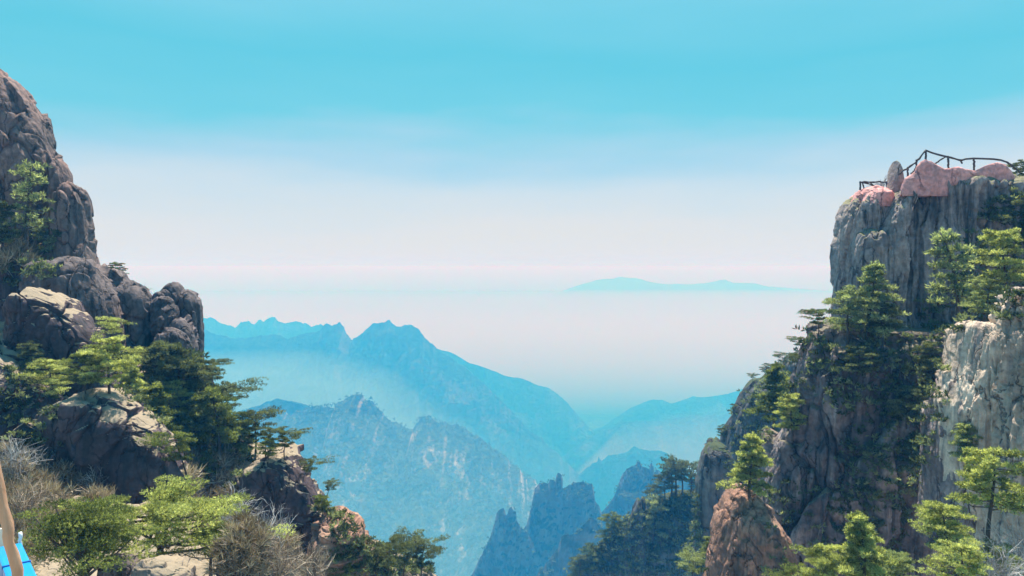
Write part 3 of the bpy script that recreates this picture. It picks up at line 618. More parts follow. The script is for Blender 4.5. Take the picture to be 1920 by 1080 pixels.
class Acc:
    def __init__(s): s.v, s.f, s.t, s.n = [], [], [], 0
    def add(s, V, Fc, t=None):
        s.v.append(V); s.f.append(Fc + s.n); s.n += len(V)
        s.t.append(np.zeros(len(V)) if t is None else t)
    def tube(s, pts, rad, sides=6, t=None):
        pts = np.asarray(pts, float); n = len(pts)
        d = np.gradient(pts, axis=0); d /= np.linalg.norm(d, axis=1, keepdims=True) + 1e-9
        ref = np.where(np.abs(d[:, 2:3]) > .9, np.array([[1., 0, 0]]), np.array([[0., 0, 1]]))
        a = np.cross(d, ref); a /= np.linalg.norm(a, axis=1, keepdims=True) + 1e-9
        b = np.cross(d, a)
        th = np.arange(sides) / sides * 2 * np.pi
        V = pts[:, None] + np.asarray(rad)[:, None, None] * (np.cos(th)[None, :, None] * a[:, None] + np.sin(th)[None, :, None] * b[:, None])
        idx = np.arange(n * sides).reshape(n, sides); i2 = np.roll(idx, -1, 1)
        q = np.stack([idx[:-1], i2[:-1], i2[1:], idx[1:]], -1).reshape(-1, 4)
        tri = np.concatenate([q[:, [0, 1, 2]], q[:, [0, 2, 3]]])
        s.add(V.reshape(-1, 3), tri, np.full(n * sides, .5 if t is None else t))
    def blades(s, rng, base, dirs, l, w, t):
        n = len(base)
        r = rng.normal(size=(n, 3)); side = np.cross(dirs, r); side /= np.linalg.norm(side, axis=1, keepdims=True) + 1e-9
        l = (l * rng.uniform(.6, 1.25, n))[:, None]; w = (w * rng.uniform(.7, 1.2, n))[:, None]
        V = np.stack([base - side * w * .35 , base + dirs * l * .45 + side * w * .5, base + dirs * l, base + dirs * l * .5 - side * w * .5], 1).reshape(-1, 3)
        i = np.arange(n)[:, None] * 4
        s.add(V, np.concatenate([i + np.array([[0, 1, 2]]), i + np.array([[0, 2, 3]])]), np.repeat(t, 4))
    def mesh(s, name, mat, parent=None, origin=None, loc=None):
        V = np.concatenate(s.v) + (0 if loc is None else np.asarray(loc))
        return mesh_np(name, V, np.concatenate(s.f), mat, parent, origin, False, np.concatenate(s.t))

def tufts(acc, rng, C, Nrm, k, l, w, t, spread=.75):
    """k needle blades around every centre C, fanned about Nrm"""
    B = np.repeat(C, k, 0); D = np.repeat(Nrm, k, 0) + rng.normal(size=(len(C) * k, 3)) * spread
    D /= np.linalg.norm(D, axis=1, keepdims=True) + 1e-9
    T = np.clip(np.repeat(t, k) + rng.normal(size=len(B)) * .10, 0, 1)
    acc.blades(rng, B + rng.normal(size=B.shape) * l * .15, D, l, w, T)
def pad(acc, rng, c, r, thick, n, l, w, ang=0, asp=.7, tilt=0, k=6, t0=.5):
    rr = np.sqrt(rng.uniform(0, 1, n)); th = rng.uniform(0, 2 * np.pi, n)
    rr = rr * (1 + .28 * np.sin(th * 3 + rng.uniform(0, 6)) * rng.uniform(.4, 1))
    x, y = rr * np.cos(th), rr * np.sin(th) * asp
    h = np.sqrt(np.clip(1 - rr ** 2, 0, 1)) * rng.uniform(-.35, 1, n)
    ca, sa = math.cos(ang), math.sin(ang)
    P = np.stack([(x * ca - y * sa) * r, (x * sa + y * ca) * r, h * thick + x * r * tilt], 1) + c
    Nn = np.stack([(x * ca - y * sa) * .7, (x * sa + y * ca) * .7, .65 + h * .5], 1)
    t = np.clip(t0 + rng.uniform(-.35, .3) + h * .15 + rng.normal(size=n) * .16, 0, 1)
    tufts(acc, rng, P, Nn, k, l, w, t)

def pine(seed, H, style, spread=.45, lean=0.0, dens=1.0, sway=.06, bark_r=.022):
    rng = np.random.default_rng(seed)
    tr, cr = Acc(), Acc()
    nt = 9
    tt = np.linspace(0, 1, nt)
    cx = lean * H * tt ** 1.4 + sway * H * np.sin(tt * rng.uniform(2, 4.5) + rng.uniform(0, 6)) * tt
    cy = sway * H * np.sin(tt * rng.uniform(2, 4) + rng.uniform(0, 6)) * tt
    top = {'umbrella': .93, 'wind': .9, 'dome': .8, 'bushy': .9}.get(style, .97)
    T = np.stack([cx, cy, tt * H * top], 1); T[0, 2] = -.06 * H
    tr.tube(T, H * bark_r * (1.15 - .9 * tt) * (1.0 if style != 'umbrella' else .9), 7)
    def tp(t): return np.array([np.interp(t, tt, T[:, 0]), np.interp(t, tt, T[:, 1]), np.interp(t, tt, T[:, 2])])
    l, w = .042 * H, .0112 * H
    dens = dens * 1.0
    def limb(p, q, r):
        m = (p + q) / 2 + np.array([0, 0, -.06 * np.linalg.norm(q - p)]) + rng.normal(size=3) * .03 * np.linalg.norm(q - p)
        tr.tube(np.array([p, m, q]), [r, r * .75, r * .35], 5)
    def branch(t, a, L, thick, rise=.0, asp=.55, n=60, t0=.5):
        p = tp(t); d = np.array([math.cos(a), math.sin(a), 0])
        q = p + d * L + np.array([0, 0, rise * L])
        limb(p, q, H * bark_r * .42 * (1.1 - t * .6))
        for f in (.45, .78, 1.0):
            c = p + (q - p) * f + rng.normal(size=3) * .04 * L + np.array([0, 0, thick * .2])
            pad(cr, rng, c, L * (.22 + .14 * rng.uniform()) + .022 * H, thick, max(6, int(n * dens * (.7 if f < .7 else 1))), l, w, a + rng.normal() * .4, asp + .2 * rng.uniform(), rise * .3, t0=t0)
    if style == 'tier':
        for i, t in enumerate(np.linspace(.34, .93, 8)):
            a0 = rng.uniform(0, 6.28)
            for b in range(3):
                branch(t + rng.normal() * .02, a0 + b * 2.1 + rng.normal() * .4, H * spread * (.35 + .65 * (1 - t) ** .6) * rng.uniform(.6, 1.1), .03 * H, rng.uniform(-.12, .12), n=34)
        pad(cr, rng, tp(1.0), .10 * H, .05 * H, int(40 * dens), l, w)
    elif style == 'cone':
        for i, t in enumerate(np.linspace(.2, .96, 10)):
            a0 = rng.uniform(0, 6.28)
            for b in range(4):
                branch(t + rng.normal() * .012, a0 + b * 1.57 + rng.normal() * .35, H * (spread * (1 - t) ** .8 * rng.uniform(.55, 1.15) + .05), .022 * H, rng.uniform(-.12, .1), n=34)
        pad(cr, rng, tp(1.0), .05 * H, .06 * H, int(26 * dens), l, w)
    elif style == 'umbrella':
        for i, t in enumerate((.50, .66, .80, .93, 1.0)):
            a0 = rng.uniform(0, 6.28)
            for b in range(4):
                Ls = H * spread * (.55 + .2 * i if i < 3 else 1.0) * rng.uniform(.55, 1.1)
                a = a0 + b * 1.57 + rng.normal() * .35
                if lean and math.cos(a) * lean < 0: Ls *= .6
                branch(t, a, Ls, .035 * H, rng.uniform(0, .16) + (.1 if i < 3 else 0), asp=.6, n=36)
    elif style == 'wind':
        sgn = 1 if lean >= 0 else -1
        for i, t in enumerate((.55, .75, .9, 1.0)):
            for b in range(3):
                a = (0 if sgn > 0 else math.pi) + rng.normal() * .55
                branch(t, a, H * spread * rng.uniform(.6, 1.1), .06 * H, -.22 * rng.uniform(.3, 1.2), n=40)
        pad(cr, rng, tp(1.0), .25 * H, .10 * H, int(70 * dens), l, w)
    elif style == 'bushy':
        for i, t in enumerate(np.linspace(.26, 1.0, 8)):
            a0 = rng.uniform(0, 6.28)
            for b in range(4):
                prof = math.sqrt(max(.10, 1 - ((t - .48) / .60) ** 2))
                branch(t + rng.normal() * .02, a0 + b * 1.57 + rng.normal() * .45, H * spread * prof * rng.uniform(.45, 1.15), .03 * H, rng.uniform(-.08, .28), asp=.7, n=38)
        pad(cr, rng, tp(1.0), .12 * H, .05 * H, int(50 * dens), l, w)
    elif style == 'dome':
        l, w = l * .62, w * .62
        for b in range(46):
            a = rng.uniform(0, 6.28); e = rng.uniform(.05, 1) ** .8
            L = H * spread * rng.uniform(.62, 1.08)
            q = np.array([math.cos(a) * L * math.cos(e * 1.45), math.sin(a) * L * .8 * math.cos(e * 1.45), H * (.42 + .52 * math.sin(e * 1.45))]) + rng.normal(size=3) * .07 * H
            p = tp(rng.uniform(.35, .9))
            limb(p, q, H * bark_r * .4)
            t0 = rng.uniform(.3, .65)
            for f in (.72, 1.0):
                pad(cr, rng, p + (q - p) * f, H * (.12 + .10 * rng.uniform()), .045 * H, int(80 * dens), l, w, a, .8, 0, t0=t0)
    return tr, cr

bpy.context.view_layer.update()
DG = bpy.context.evaluated_depsgraph_get()
def hit(u, v, maxd=3000):
    d = ray(u, v); d = d / np.linalg.norm(d)
    ok, loc, nor, i, ob, m = sc.ray_cast(DG, (0, 0, 0), Vector(d), distance=maxd)
    return (np.array(loc), np.array(nor), ob) if ok else (None, None, None)

def plant(u, v, hpx, style, mat, label, spread=.45, lean=0.0, dens=1.0, Y=None, group=None, seed=None, bark=None, name='pine_tree', sway=.06, maxY=2000, bark_r=.022):
    if Y is None:
        loc = None
        for dv in range(0, 60, 2):
            loc, nor, ob = hit(u, v + dv)
            if loc is not None and loc[1] < maxY: break
            loc = None
        if loc is None:
            print('no ground for', label); return None
    else:
        loc = at(u, v, Y)
    H = hpx * loc[1] / F
    sd_ = seed if seed is not None else int(u * 7 + v * 13)
    tr, cr = pine(sd_, H, style, spread, lean, dens, sway, bark_r)
    e = empty(name, loc)
    tag(e, label, 'tree', group)
    tr.mesh('trunk', bark or BARK, e, loc, loc)
    cr.mesh('crown', mat, e, loc, loc)
    return e

G_L, G_R, G_S, G_F = 'pines on the left slope', 'pines on the right cliff', 'pines on the pine ridge', 'pines along the back cliff edge'
P_, D_, B_, A_ = L_PINE, L_DARK, L_BRIGHT, L_PALE
TREES = [
    # left
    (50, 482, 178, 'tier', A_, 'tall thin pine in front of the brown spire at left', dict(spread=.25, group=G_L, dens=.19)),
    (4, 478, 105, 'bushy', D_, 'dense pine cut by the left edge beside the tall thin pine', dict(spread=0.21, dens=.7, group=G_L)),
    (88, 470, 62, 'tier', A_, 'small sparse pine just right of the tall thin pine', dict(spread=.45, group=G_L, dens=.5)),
    (216, 530, 38, 'tier', D_, 'small flat-topped pine on the skyline behind the pointed crag', dict(spread=.62, Y=70, group=G_L)),
    (174, 648, 56, 'wind', B_, 'low windswept pine pointing right, in front of the egg-shaped boulder', dict(spread=.75, lean=.3, group=G_L)),
    (205, 738, 108, 'bushy', B_, 'bright bushy pine in the middle of the upper left slope', dict(spread=0.44, group=G_L)),
    (160, 735, 80, 'bushy', P_, 'green pine wedged left of the bright bushy pine', dict(spread=0.44, group=G_L)),
    (100, 748, 78, 'bushy', B_, 'bright spreading pine at far left above the dark rocks', dict(spread=0.55, group=G_L)),
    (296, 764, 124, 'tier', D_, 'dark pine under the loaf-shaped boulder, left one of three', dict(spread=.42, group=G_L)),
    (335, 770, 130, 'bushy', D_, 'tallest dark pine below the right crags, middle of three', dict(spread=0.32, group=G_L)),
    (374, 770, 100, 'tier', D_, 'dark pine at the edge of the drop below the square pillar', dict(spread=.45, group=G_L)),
    (250, 800, 112, 'cone', B_, 'bright pine right behind the crest of the huge dark slab', dict(spread=0.37, group=G_L, Y=50)),
    (296, 845, 125, 'cone', P_, 'green layered pine right of the slab crest', dict(spread=0.35, group=G_L, Y=51)),
    (318, 800, 90, 'bushy', B_, 'bright round pine in the middle of the slope below the dark trio', dict(spread=0.40, group=G_L)),
    (352, 905, 92, 'umbrella', P_, 'leaning pine with a bare trunk at the lower end of the huge slab', dict(spread=.55, lean=-.25, group=G_L)),
    (368, 850, 110, 'cone', P_, 'dense pine directly above the leaning pine', dict(spread=0.39, group=G_L)),
    (410, 872, 145, 'tier', P_, 'tall straight pine near the edge of the left slope', dict(spread=.36, group=G_L)),
    (442, 868, 85, 'bushy', P_, 'bushy pine between the tall straight pine and the dark jagged crag', dict(spread=0.44, group=G_L)),
    (419, 800, 82, 'umbrella', D_, 'umbrella-shaped pine reaching right against the blue valley', dict(spread=.62, lean=.25, group=G_L, dens=.9)),
    (478, 860, 92, 'umbrella', D_, 'open twisted pine on the skyline, second from the top of the slope', dict(spread=.45, lean=.1, group=G_L, dens=.7)),
    (458, 850, 60, 'tier', D_, 'thin dark pine beside the open twisted pine', dict(spread=.5, group=G_L, dens=.7)),
    (533, 862, 54, 'umbrella', D_, 'flat-topped pine growing on top of the dark jagged crag', dict(spread=.65, lean=.1, group=G_L)),
    (503, 862, 40, 'bushy', P_, 'small green pine at the left shoulder of the dark jagged crag', dict(spread=0.53, group=G_L)),
    (568, 902, 42, 'umbrella', D_, 'low pine stretching sideways out of the right flank of the dark crag', dict(spread=.85, lean=.5, group=G_L)),
    (604, 968, 42, 'bushy', P_, 'small round pine between the dark crag and the layered boulder', dict(spread=0.44, group=G_L)),
    (650, 1092, 52, 'bushy', P_, 'green bush-like pine at the bottom below the layered boulder', dict(spread=0.75, group=G_L)),
    (728, 1092, 80, 'umbrella', D_, 'left of three dark pines on the knoll at the bottom', dict(spread=.5, group=G_L)),
    (757, 1094, 88, 'umbrella', D_, 'middle and tallest of three dark pines on the knoll at the bottom', dict(spread=.5, group=G_L)),
    (790, 1096, 80, 'umbrella', D_, 'right of three dark pines on the knoll at the bottom', dict(spread=.5, group=G_L, lean=.1)),
    (392, 735, 62, 'umbrella', D_, 'small flat-topped pine at the very edge below the square pillar', dict(spread=.5, lean=.15, group=G_L, dens=.8)),
    (402, 790, 70, 'tier', P_, 'slim layered pine just left of the umbrella-shaped pine', dict(spread=.36, group=G_L, dens=.8)),
    (432, 838, 66, 'umbrella', P_, 'flat pine below the umbrella-shaped pine, in the gap before the crag', dict(spread=.5, group=G_L, dens=.8)),
    (498, 858, 56, 'umbrella', D_, 'thin flat pine between the twisted pine and the crag top', dict(spread=.5, lean=.15, group=G_L, dens=.7)),
    (385, 915, 70, 'tier', P_, 'slim pine in the dry gully left of the dark jagged crag', dict(spread=.36, group=G_L, dens=.8)),
    (268, 712, 60, 'umbrella', B_, 'small bright flat pine under the thumb-shaped rock', dict(spread=.5, group=G_L, dens=.8)),
    (60, 700, 60, 'tier', D_, 'small dark pine on the shaded rocks at far left', dict(spread=.5, group=G_L, dens=.7)),
    (612, 935, 34, 'umbrella', D_, 'tiny flat pine on the edge below the sideways pine', dict(spread=.6, lean=.3, group=G_L, dens=.7)),
    # near left
    (305, 1098, 192, 'dome', B_, 'big bright green dome-shaped pine with a crooked dark trunk', dict(spread=1.0, lean=-.05, sway=.10, dens=1.25, Y=24, bark_r=.04)),
    (160, 1150, 205, 'dome', P_, 'darker bush-like pine at the bottom left beside the dome pine', dict(spread=.50, sway=.1, dens=.9, Y=20.5, bark_r=.03)),
    (395, 1075, 90, 'dome', P_, 'low spreading pine over the dark rounded boulder at the bottom', dict(spread=.75, lean=.15, sway=.1, dens=.8, Y=23.5, bark_r=.035)),
    # right cliff
    (1628, 645, 152, 'cone', A_, 'large pale layered pine at the foot of the fluted cliff', dict(spread=0.37, group=G_R, dens=.62)),
    (1590, 645, 108, 'tier', A_, 'wide pale pine on the ledge left of the large layered one', dict(spread=.5, group=G_R, dens=.8)),
    (1655, 650, 90, 'bushy', D_, 'dark bushy pine tucked right of the large layered pine', dict(spread=0.37, group=G_R, dens=.6)),
    (1535, 632, 52, 'umbrella', D_, 'dark pine silhouetted on the left shoulder of the lower cliff', dict(spread=.55, lean=-.1, group=G_R)),
    (1506, 662, 30, 'umbrella', D_, 'tiny silhouetted pine below the shoulder pine', dict(spread=.7, lean=-.4, group=G_R)),
    (1800, 640, 206, 'tier', A_, 'pine with separate flat tiers in front of the fluted cliff', dict(spread=.25, lean=-.14, group=G_R, dens=.42, Y=52)),
    (1888, 560, 132, 'bushy', B_, 'bright bushy pine at the right edge above the pale boulder', dict(spread=.33, dens=.8, group=G_R, Y=45)),
    (1845, 608, 92, 'bushy', A_, 'pale green pine hanging below the bright bushy pine', dict(spread=0.42, lean=.1, group=G_R, Y=46)),
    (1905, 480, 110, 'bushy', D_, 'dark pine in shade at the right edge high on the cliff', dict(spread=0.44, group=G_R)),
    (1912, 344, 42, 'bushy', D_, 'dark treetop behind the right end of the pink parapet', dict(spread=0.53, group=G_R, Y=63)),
    (1450, 800, 118, 'cone', P_, 'green layered pine between the back cliff and the lower cliff', dict(spread=0.37, group=G_R, Y=70)),
    (1486, 822, 88, 'bushy', B_, 'bright ragged pine on the edge of the lower cliff', dict(spread=0.28, group=G_R)),
    (1404, 930, 116, 'cone', B_, 'bright yellow-green cone-shaped pine on the rust-brown outcrop', dict(spread=0.40, group=G_R, dens=1.2)),
    (1610, 712, 66, 'bushy', D_, 'dark bushy pine on the face of the lower cliff, highest of four', dict(spread=0.53, group=G_R)),
    (1745, 720, 80, 'bushy', D_, 'dark pine in the gully left of the grooved pale shoulder', dict(spread=0.48, group=G_R)),
    (1700, 800, 80, 'bushy', D_, 'large dark bush-like pine in the middle of the lower cliff gully', dict(spread=0.53, group=G_R)),
    (1718, 888, 76, 'cone', D_, 'dark pine left of the grey buttress foot', dict(spread=0.44, group=G_R)),
    (1812, 880, 90, 'bushy', A_, 'pale bush growing in the cleft below the grooved shoulder', dict(spread=0.26, group=G_R)),
    (1852, 1005, 165, 'tier', B_, 'bright spreading pine in front of the pale boulder at bottom right', dict(spread=.55, group=G_R, Y=29, dens=1.4)),
    (1775, 1050, 110, 'bushy', B_, 'bright green pine left of the spreading pine at bottom right', dict(spread=0.53, group=G_R, Y=28, dens=1.2)),
    (1800, 1120, 105, 'bushy', B_, 'yellow-green young pine at the bottom right edge of the frame', dict(spread=0.53, group=G_R, Y=25)),
    (1616, 1120, 158, 'cone', B_, 'tall bright tree with a thin dark trunk at the bottom right', dict(spread=0.35, group=G_R, Y=26, dens=1.3)),
    (1545, 1120, 105, 'bushy', B_, 'rounded bright tree left of the tall one at the bottom right', dict(spread=0.44, group=G_R, Y=27)),
    (1488, 1120, 62, 'bushy', P_, 'lowest green tree at the bottom, left end of the bright row', dict(spread=0.62, group=G_R, Y=28)),
    (1300, 1098, 62, 'umbrella', A_, 'small pale pine at the bottom, left of the rust-brown outcrop', dict(spread=.7, group=G_R, Y=48)),
    (1330, 1052, 50, 'bushy', A_, 'little pale pine on the left flank of the rust-brown outcrop', dict(spread=0.35, group=G_R, Y=47)),
    (1690, 1125, 90, 'bushy', A_, 'pale shrubby pine between the tall bright tree and the spreading pine', dict(spread=.5, group=G_R, Y=27)),
    (1872, 1125, 105, 'bushy', A_, 'pale green pine among the bare branches at the bottom right corner', dict(spread=.5, group=G_R, Y=27)),
    # back cliff edge
    (1470, 694, 32, 'umbrella', D_, 'largest flat pine on the edge of the back cliff', dict(spread=.75, group=G_F)),
    (1490, 690, 26, 'umbrella', D_, 'flat pine right behind the largest one on the back cliff edge', dict(spread=.7, group=G_F)),
    (1444, 702, 20, 'umbrella', D_, 'small pine just left of the largest on the back cliff edge', dict(spread=.7, group=G_F)),
    (1434, 706, 18, 'umbrella', D_, 'small pine in the middle of the back cliff edge', dict(spread=.7, group=G_F)),
    (1411, 716, 16, 'umbrella', D_, 'lone pine on the upper left corner of the back cliff', dict(spread=.8, group=G_F)),
    (1378, 776, 18, 'umbrella', D_, 'tiny pine halfway down the back cliff edge', dict(spread=.6, group=G_F)),
    (1357, 828, 32, 'tier', D_, 'pine above the round-topped pillar on the back cliff edge', dict(spread=.5, group=G_F)),
    # pine ridge
    (1259, 930, 66, 'umbrella', D_, 'left of the tall ridge-top pines standing in a row', dict(spread=.38, dens=.42, bark_r=.03, group=G_S)),
    (1267, 932, 74, 'umbrella', D_, 'tallest of the tall ridge-top pines standing in a row', dict(spread=.34, dens=.42, bark_r=.03, group=G_S)),
    (1279, 930, 64, 'umbrella', D_, 'thin pine in the middle of the ridge-top row', dict(spread=.34, dens=.42, bark_r=.03, group=G_S)),
    (1295, 938, 74, 'umbrella', D_, 'wide-topped pine at the right of the ridge-top row', dict(spread=.36, dens=.42, bark_r=.03, group=G_S)),
    (1304, 930, 42, 'tier', D_, 'short pine between the ridge-top row and the rock pillar', dict(spread=.4, group=G_S, dens=.7)),
    (1246, 934, 50, 'tier', D_, 'dark layered pine left of the ridge-top row', dict(spread=.6, group=G_S)),
    (1228, 945, 36, 'tier', D_, 'low spreading pine at the left foot of the ridge-top row', dict(spread=.8, group=G_S)),
    (1178, 962, 38, 'umbrella', D_, 'slim pine left of the pointed needle on the ridge', dict(spread=.4, dens=.4, bark_r=.03, group=G_S)),
    (1182, 964, 42, 'umbrella', D_, 'taller twin of the slim pine left of the pointed needle', dict(spread=.36, dens=.4, bark_r=.03, group=G_S)),
    (1224, 1030, 100, 'tier', A_, 'large pale layered pine below the rock needles', dict(spread=.36, group=G_S)),
    (1146, 1032, 72, 'tier', P_, 'layered pine on the ridge slope left of the needles', dict(spread=.48, group=G_S)),
    (1158, 1010, 40, 'tier', D_, 'small dark pine above the layered ridge-slope pine', dict(spread=.5, group=G_S)),
    (1109, 1085, 66, 'tier', P_, 'layered pine low on the ridge near the bottom edge', dict(spread=.5, group=G_S)),
    (1085, 1098, 60, 'tier', D_, 'lowest dark pine at the left end of the ridge', dict(spread=.55, group=G_S)),
    (1128, 1060, 48, 'cone', D_, 'dark pine between the two layered ridge pines', dict(spread=.5, group=G_S)),
]
for (u, v, h, st, m, lab, kw) in TREES:
    plant(u, v, h, st, m, lab, **kw)

# ------------------------------------------------------------------ bare shrubs
def twigs(seed, H, W, stems=26, r=.006, depth=3):
    rng = np.random.default_rng(seed); A = Acc()
    def grow(p, d, L, r, k, t):
        pts = [p]
        for i in range(3):
            d = d + rng.normal(size=3) * .22; d /= np.linalg.norm(d)
            pts.append(pts[-1] + d * L / 3)
        A.tube(np.array(pts), np.array([r, r * .85, r * .7, r * .5]), 3, t)
        if k > 0:
            for b in range(3):
                q = pts[rng.integers(1, 4)]
                dd = d + rng.normal(size=3) * .6 + np.array([0, 0, .15]); dd /= np.linalg.norm(dd)
                grow(q, dd, L * rng.uniform(.5, .75), r * .6, k - 1, np.clip(t + rng.normal() * .12, 0, 1))
    for s in range(stems):
        a = rng.uniform(0, 6.28); rr = rng.uniform(0, 1)
        d = np.array([math.cos(a) * rr * W / H, math.sin(a) * rr * W / H, .9]); d /= np.linalg.norm(d)
        grow(np.array([math.cos(a), math.sin(a), 0]) * W * .15 * rng.uniform(), d, H * rng.uniform(.45, .7), r, depth - 1, rng.uniform(.1, 1))
    return A
def shrub(u, v, hpx, wpx, mat, label, Y=None, stems=26, group='bare shrubs', rpx=.9):
    loc = at(u, v, Y) if Y else hit(u, v)[0]
    if loc is None: print('no ground', label); return
    k = loc[1] / F
    A = twigs(int(u + v), hpx * k, wpx * .5 * k, stems, rpx * k)
    return tag(A.mesh('bare_shrub', mat, None, loc, loc), label, 'shrub', group)
shrub(172, 925, 56, 95, L_GREYTWIG, 'pale grey bare shrub above the dome pine, against the dark slab', stems=34)
shrub(120, 930, 60, 100, L_DRY, 'brown bare shrub left of the pale grey one')
shrub(30, 900, 80, 100, L_GREYTWIG, 'grey bare shrub at the left edge under the dark rocks')
shrub(55, 985, 95, 110, L_DRY, 'tangled brown shrub beside the log rail', stems=34)
shrub(445, 985, 70, 90, L_GREYTWIG, 'silvery bare shrub right of the dome pine', Y=30, stems=34)
shrub(500, 1020, 75, 110, L_GREYTWIG, 'grey bare shrub below the dark jagged crag', Y=33, stems=34)
shrub(520, 1085, 80, 120, L_DRY, 'pale brown shrub at the bottom beside the dark rounded boulder', Y=29, stems=40)
shrub(585, 1085, 70, 110, L_DRY, 'dry shrub at the bottom left of the green bush-like pine', Y=33, stems=34)
shrub(1653, 356, 24, 34, L_GREYTWIG, 'leafless little shrub behind the small railing', Y=63.5, stems=10, rpx=.7)
shrub(278, 566, 32, 26, L_GREYTWIG, 'tiny leafless tree on the skyline between the two grey crags', Y=70, stems=8, rpx=.7)
shrub(1880, 1120, 110, 120, L_GREYTWIG, 'pale bare shrub at the bottom right corner', Y=26, stems=34)
shrub(1915, 1080, 120, 80, L_GREYTWIG, 'bare branches at the right edge below the pale boulder', Y=28, stems=26)

# ------------------------------------------------------------------ undergrowth (uncountable)
def inside(poly, x, y):
    c = False; n = len(poly)
    for i in range(n):
        (x1, y1), (x2, y2) = poly[i], poly[(i + 1) % n]
        if (y1 > y) != (y2 > y) and x < (x2 - x1) * (y - y1) / (y2 - y1) + x1: c = not c
    return c
def scatter(name, polys, mat, label, seed, k=7, lpx=9, wpx=2.6, upw=.7, only=None, cat='undergrowth', clump=5, cr=10, rise=.5):
    rng = np.random.default_rng(seed); A = Acc()
    C, Nn, Ls, T = [], [], [], []
    for poly, n in polys:
        xs = [p[0] for p in poly]; ys = [p[1] for p in poly]
        c = 0; tries = 0
        while c < n and tries < n * 6:
            tries += 1
            x, y = rng.uniform(min(xs), max(xs)), rng.uniform(min(ys), max(ys))
            if not inside(poly, x, y): continue
            loc, nor, ob = hit(x, y, 400)
            if loc is None: continue
            c += 1
            s = loc[1] / F; t = rng.uniform(.05, .95) ** 1.2
            R_ = cr * s * rng.uniform(.5, 1.3)
            for _ in range(clump):
                o = rng.normal(size=3) * R_ * np.array([.6, .6, .45]); o[2] = abs(o[2]) * rise
                C.append(loc + o + nor * R_ * .25); Nn.append(nor * .35 + np.array([0, 0, upw])); Ls.append(s); T.append(np.clip(t + rng.normal() * .12, 0, 1))
    C, Nn, Ls, T = map(np.array, (C, Nn, Ls, T))
    B = np.repeat(C, k, 0); D = np.repeat(Nn, k, 0) + rng.normal(size=(len(C) * k, 3)) * .7
    D /= np.linalg.norm(D, axis=1, keepdims=True) + 1e-9
    s = np.repeat(Ls, k)
    A.blades(rng, B, D, lpx * s, wpx * s, np.clip(np.repeat(T, k) + rng.normal(size=len(B)) * .1, 0, 1))
    return tag(A.mesh(name, mat), label, cat, kind='stuff')
scatter('scrub', [([(1500, 640), (1700, 640), (1800, 700), (1760, 860), (1700, 980), (1560, 1000), (1600, 850), (1560, 740)], 230), ([(1440, 900), (1700, 900), (1700, 1080), (1420, 1080)], 90),
                  ([(1830, 400), (1920, 340), (1920, 600), (1830, 600), (1790, 540)], 110), ([(1690, 560), (1830, 560), (1830, 640), (1600, 640)], 35), ([(1480, 620), (1560, 620), (1540, 700), (1470, 800)], 22)],
        L_SCRUB, 'dark green scrub clinging to the shaded right cliff', 1, clump=7, cr=15, lpx=9, wpx=3)
scatter('scrub', [([(1060, 1080), (1180, 970), (1310, 920), (1330, 1080)], 420), ([(1380, 740), (1480, 690), (1470, 800), (1360, 900)], 90)], L_SCRUB, 'grey-green thicket covering the pine ridge and back cliff', 2, clump=7, cr=9, lpx=6, wpx=2)
scatter('undergrowth', [([(180, 660), (380, 660), (440, 830), (490, 860), (430, 930), (380, 880), (330, 820), (230, 740)], 300), ([(0, 690), (110, 690), (120, 850), (0, 850)], 70),
                        ([(0, 440), (110, 440), (100, 520), (0, 540)], 60), ([(600, 930), (720, 1020), (740, 1080), (640, 1080)], 70), ([(690, 1040), (830, 1060), (830, 1080), (690, 1080)], 60)],
        L_SCRUB, 'green undergrowth between the pines of the left slope', 3, clump=6, cr=12, lpx=9, wpx=2.8)
scatter('dry_grass', [([(0, 830), (90, 870), (180, 905), (220, 920), (110, 1000), (60, 1080), (0, 1080)], 260), ([(380, 900), (430, 960), (590, 1040), (640, 1080), (400, 1080)], 260), ([(360, 830), (440, 850), (430, 960), (340, 940)], 80),
                      ([(0, 450), (60, 450), (50, 510), (0, 510)], 30)],
        L_DRY, 'dry brown grass and leafless brushwood on the near left slope', 4, clump=7, cr=14, lpx=22, wpx=1.5, k=9)

# ------------------------------------------------------------------ far forest on the near mountain and the needles
def forest(name, grid, n, size, mat, label, seed, fr=None):
    rng = np.random.default_rng(seed); A = Acc()
    nv, nu, _ = grid.shape
    du = grid[1:, 1:] - grid[1:, :-1]; dv = grid[1:, 1:] - grid[:-1, 1:]
    nrm = np.cross(du, dv); nrm /= np.linalg.norm(nrm, axis=2, keepdims=True) + 1e-9
    cand = grid[1:, 1:].reshape(-1, 3); nz_ = nrm.reshape(-1, 3)[:, 2]
    clump = fbm(cand / (size * 16), 3, seed)
    z0 = cand[:, 2].max() - (fr or 1e9)
    w = np.clip(nz_ * 1.2 + .25 + clump * 1.1, 0, None) ** 2 * (cand[:, 2] > z0)
    crest = np.zeros((nv - 1, nu - 1)); crest[-3:] = .05
    w = w + crest.ravel() * (fbm(cand / (size * 5), 2, seed + 5) > -.1)
    i = rng.choice(len(cand), n, p=w / w.sum())
    C = cand[i] + rng.normal(size=(n, 3)) * size * .5
    C[:, 2] += size * .3
    k = 12
    s = np.repeat(rng.uniform(.5, 1.3, n) ** 1.3, k)[:, None]
    o = rng.normal(size=(n * k, 3)); o /= np.linalg.norm(o, axis=1, keepdims=True); o[:, 2] = np.abs(o[:, 2]) * 1.2 - .2
    B = np.repeat(C, k, 0) + o * s * size * .45
    T = np.clip(np.repeat(rng.uniform(.1, .9, n), k) + rng.normal(size=n * k) * .1, 0, 1)
    A.blades(rng, B, o * .5 + rng.normal(size=o.shape) * .7, size * .5, size * .45, T)
    return tag(A.mesh(name, mat), label, 'forest', kind='stuff')
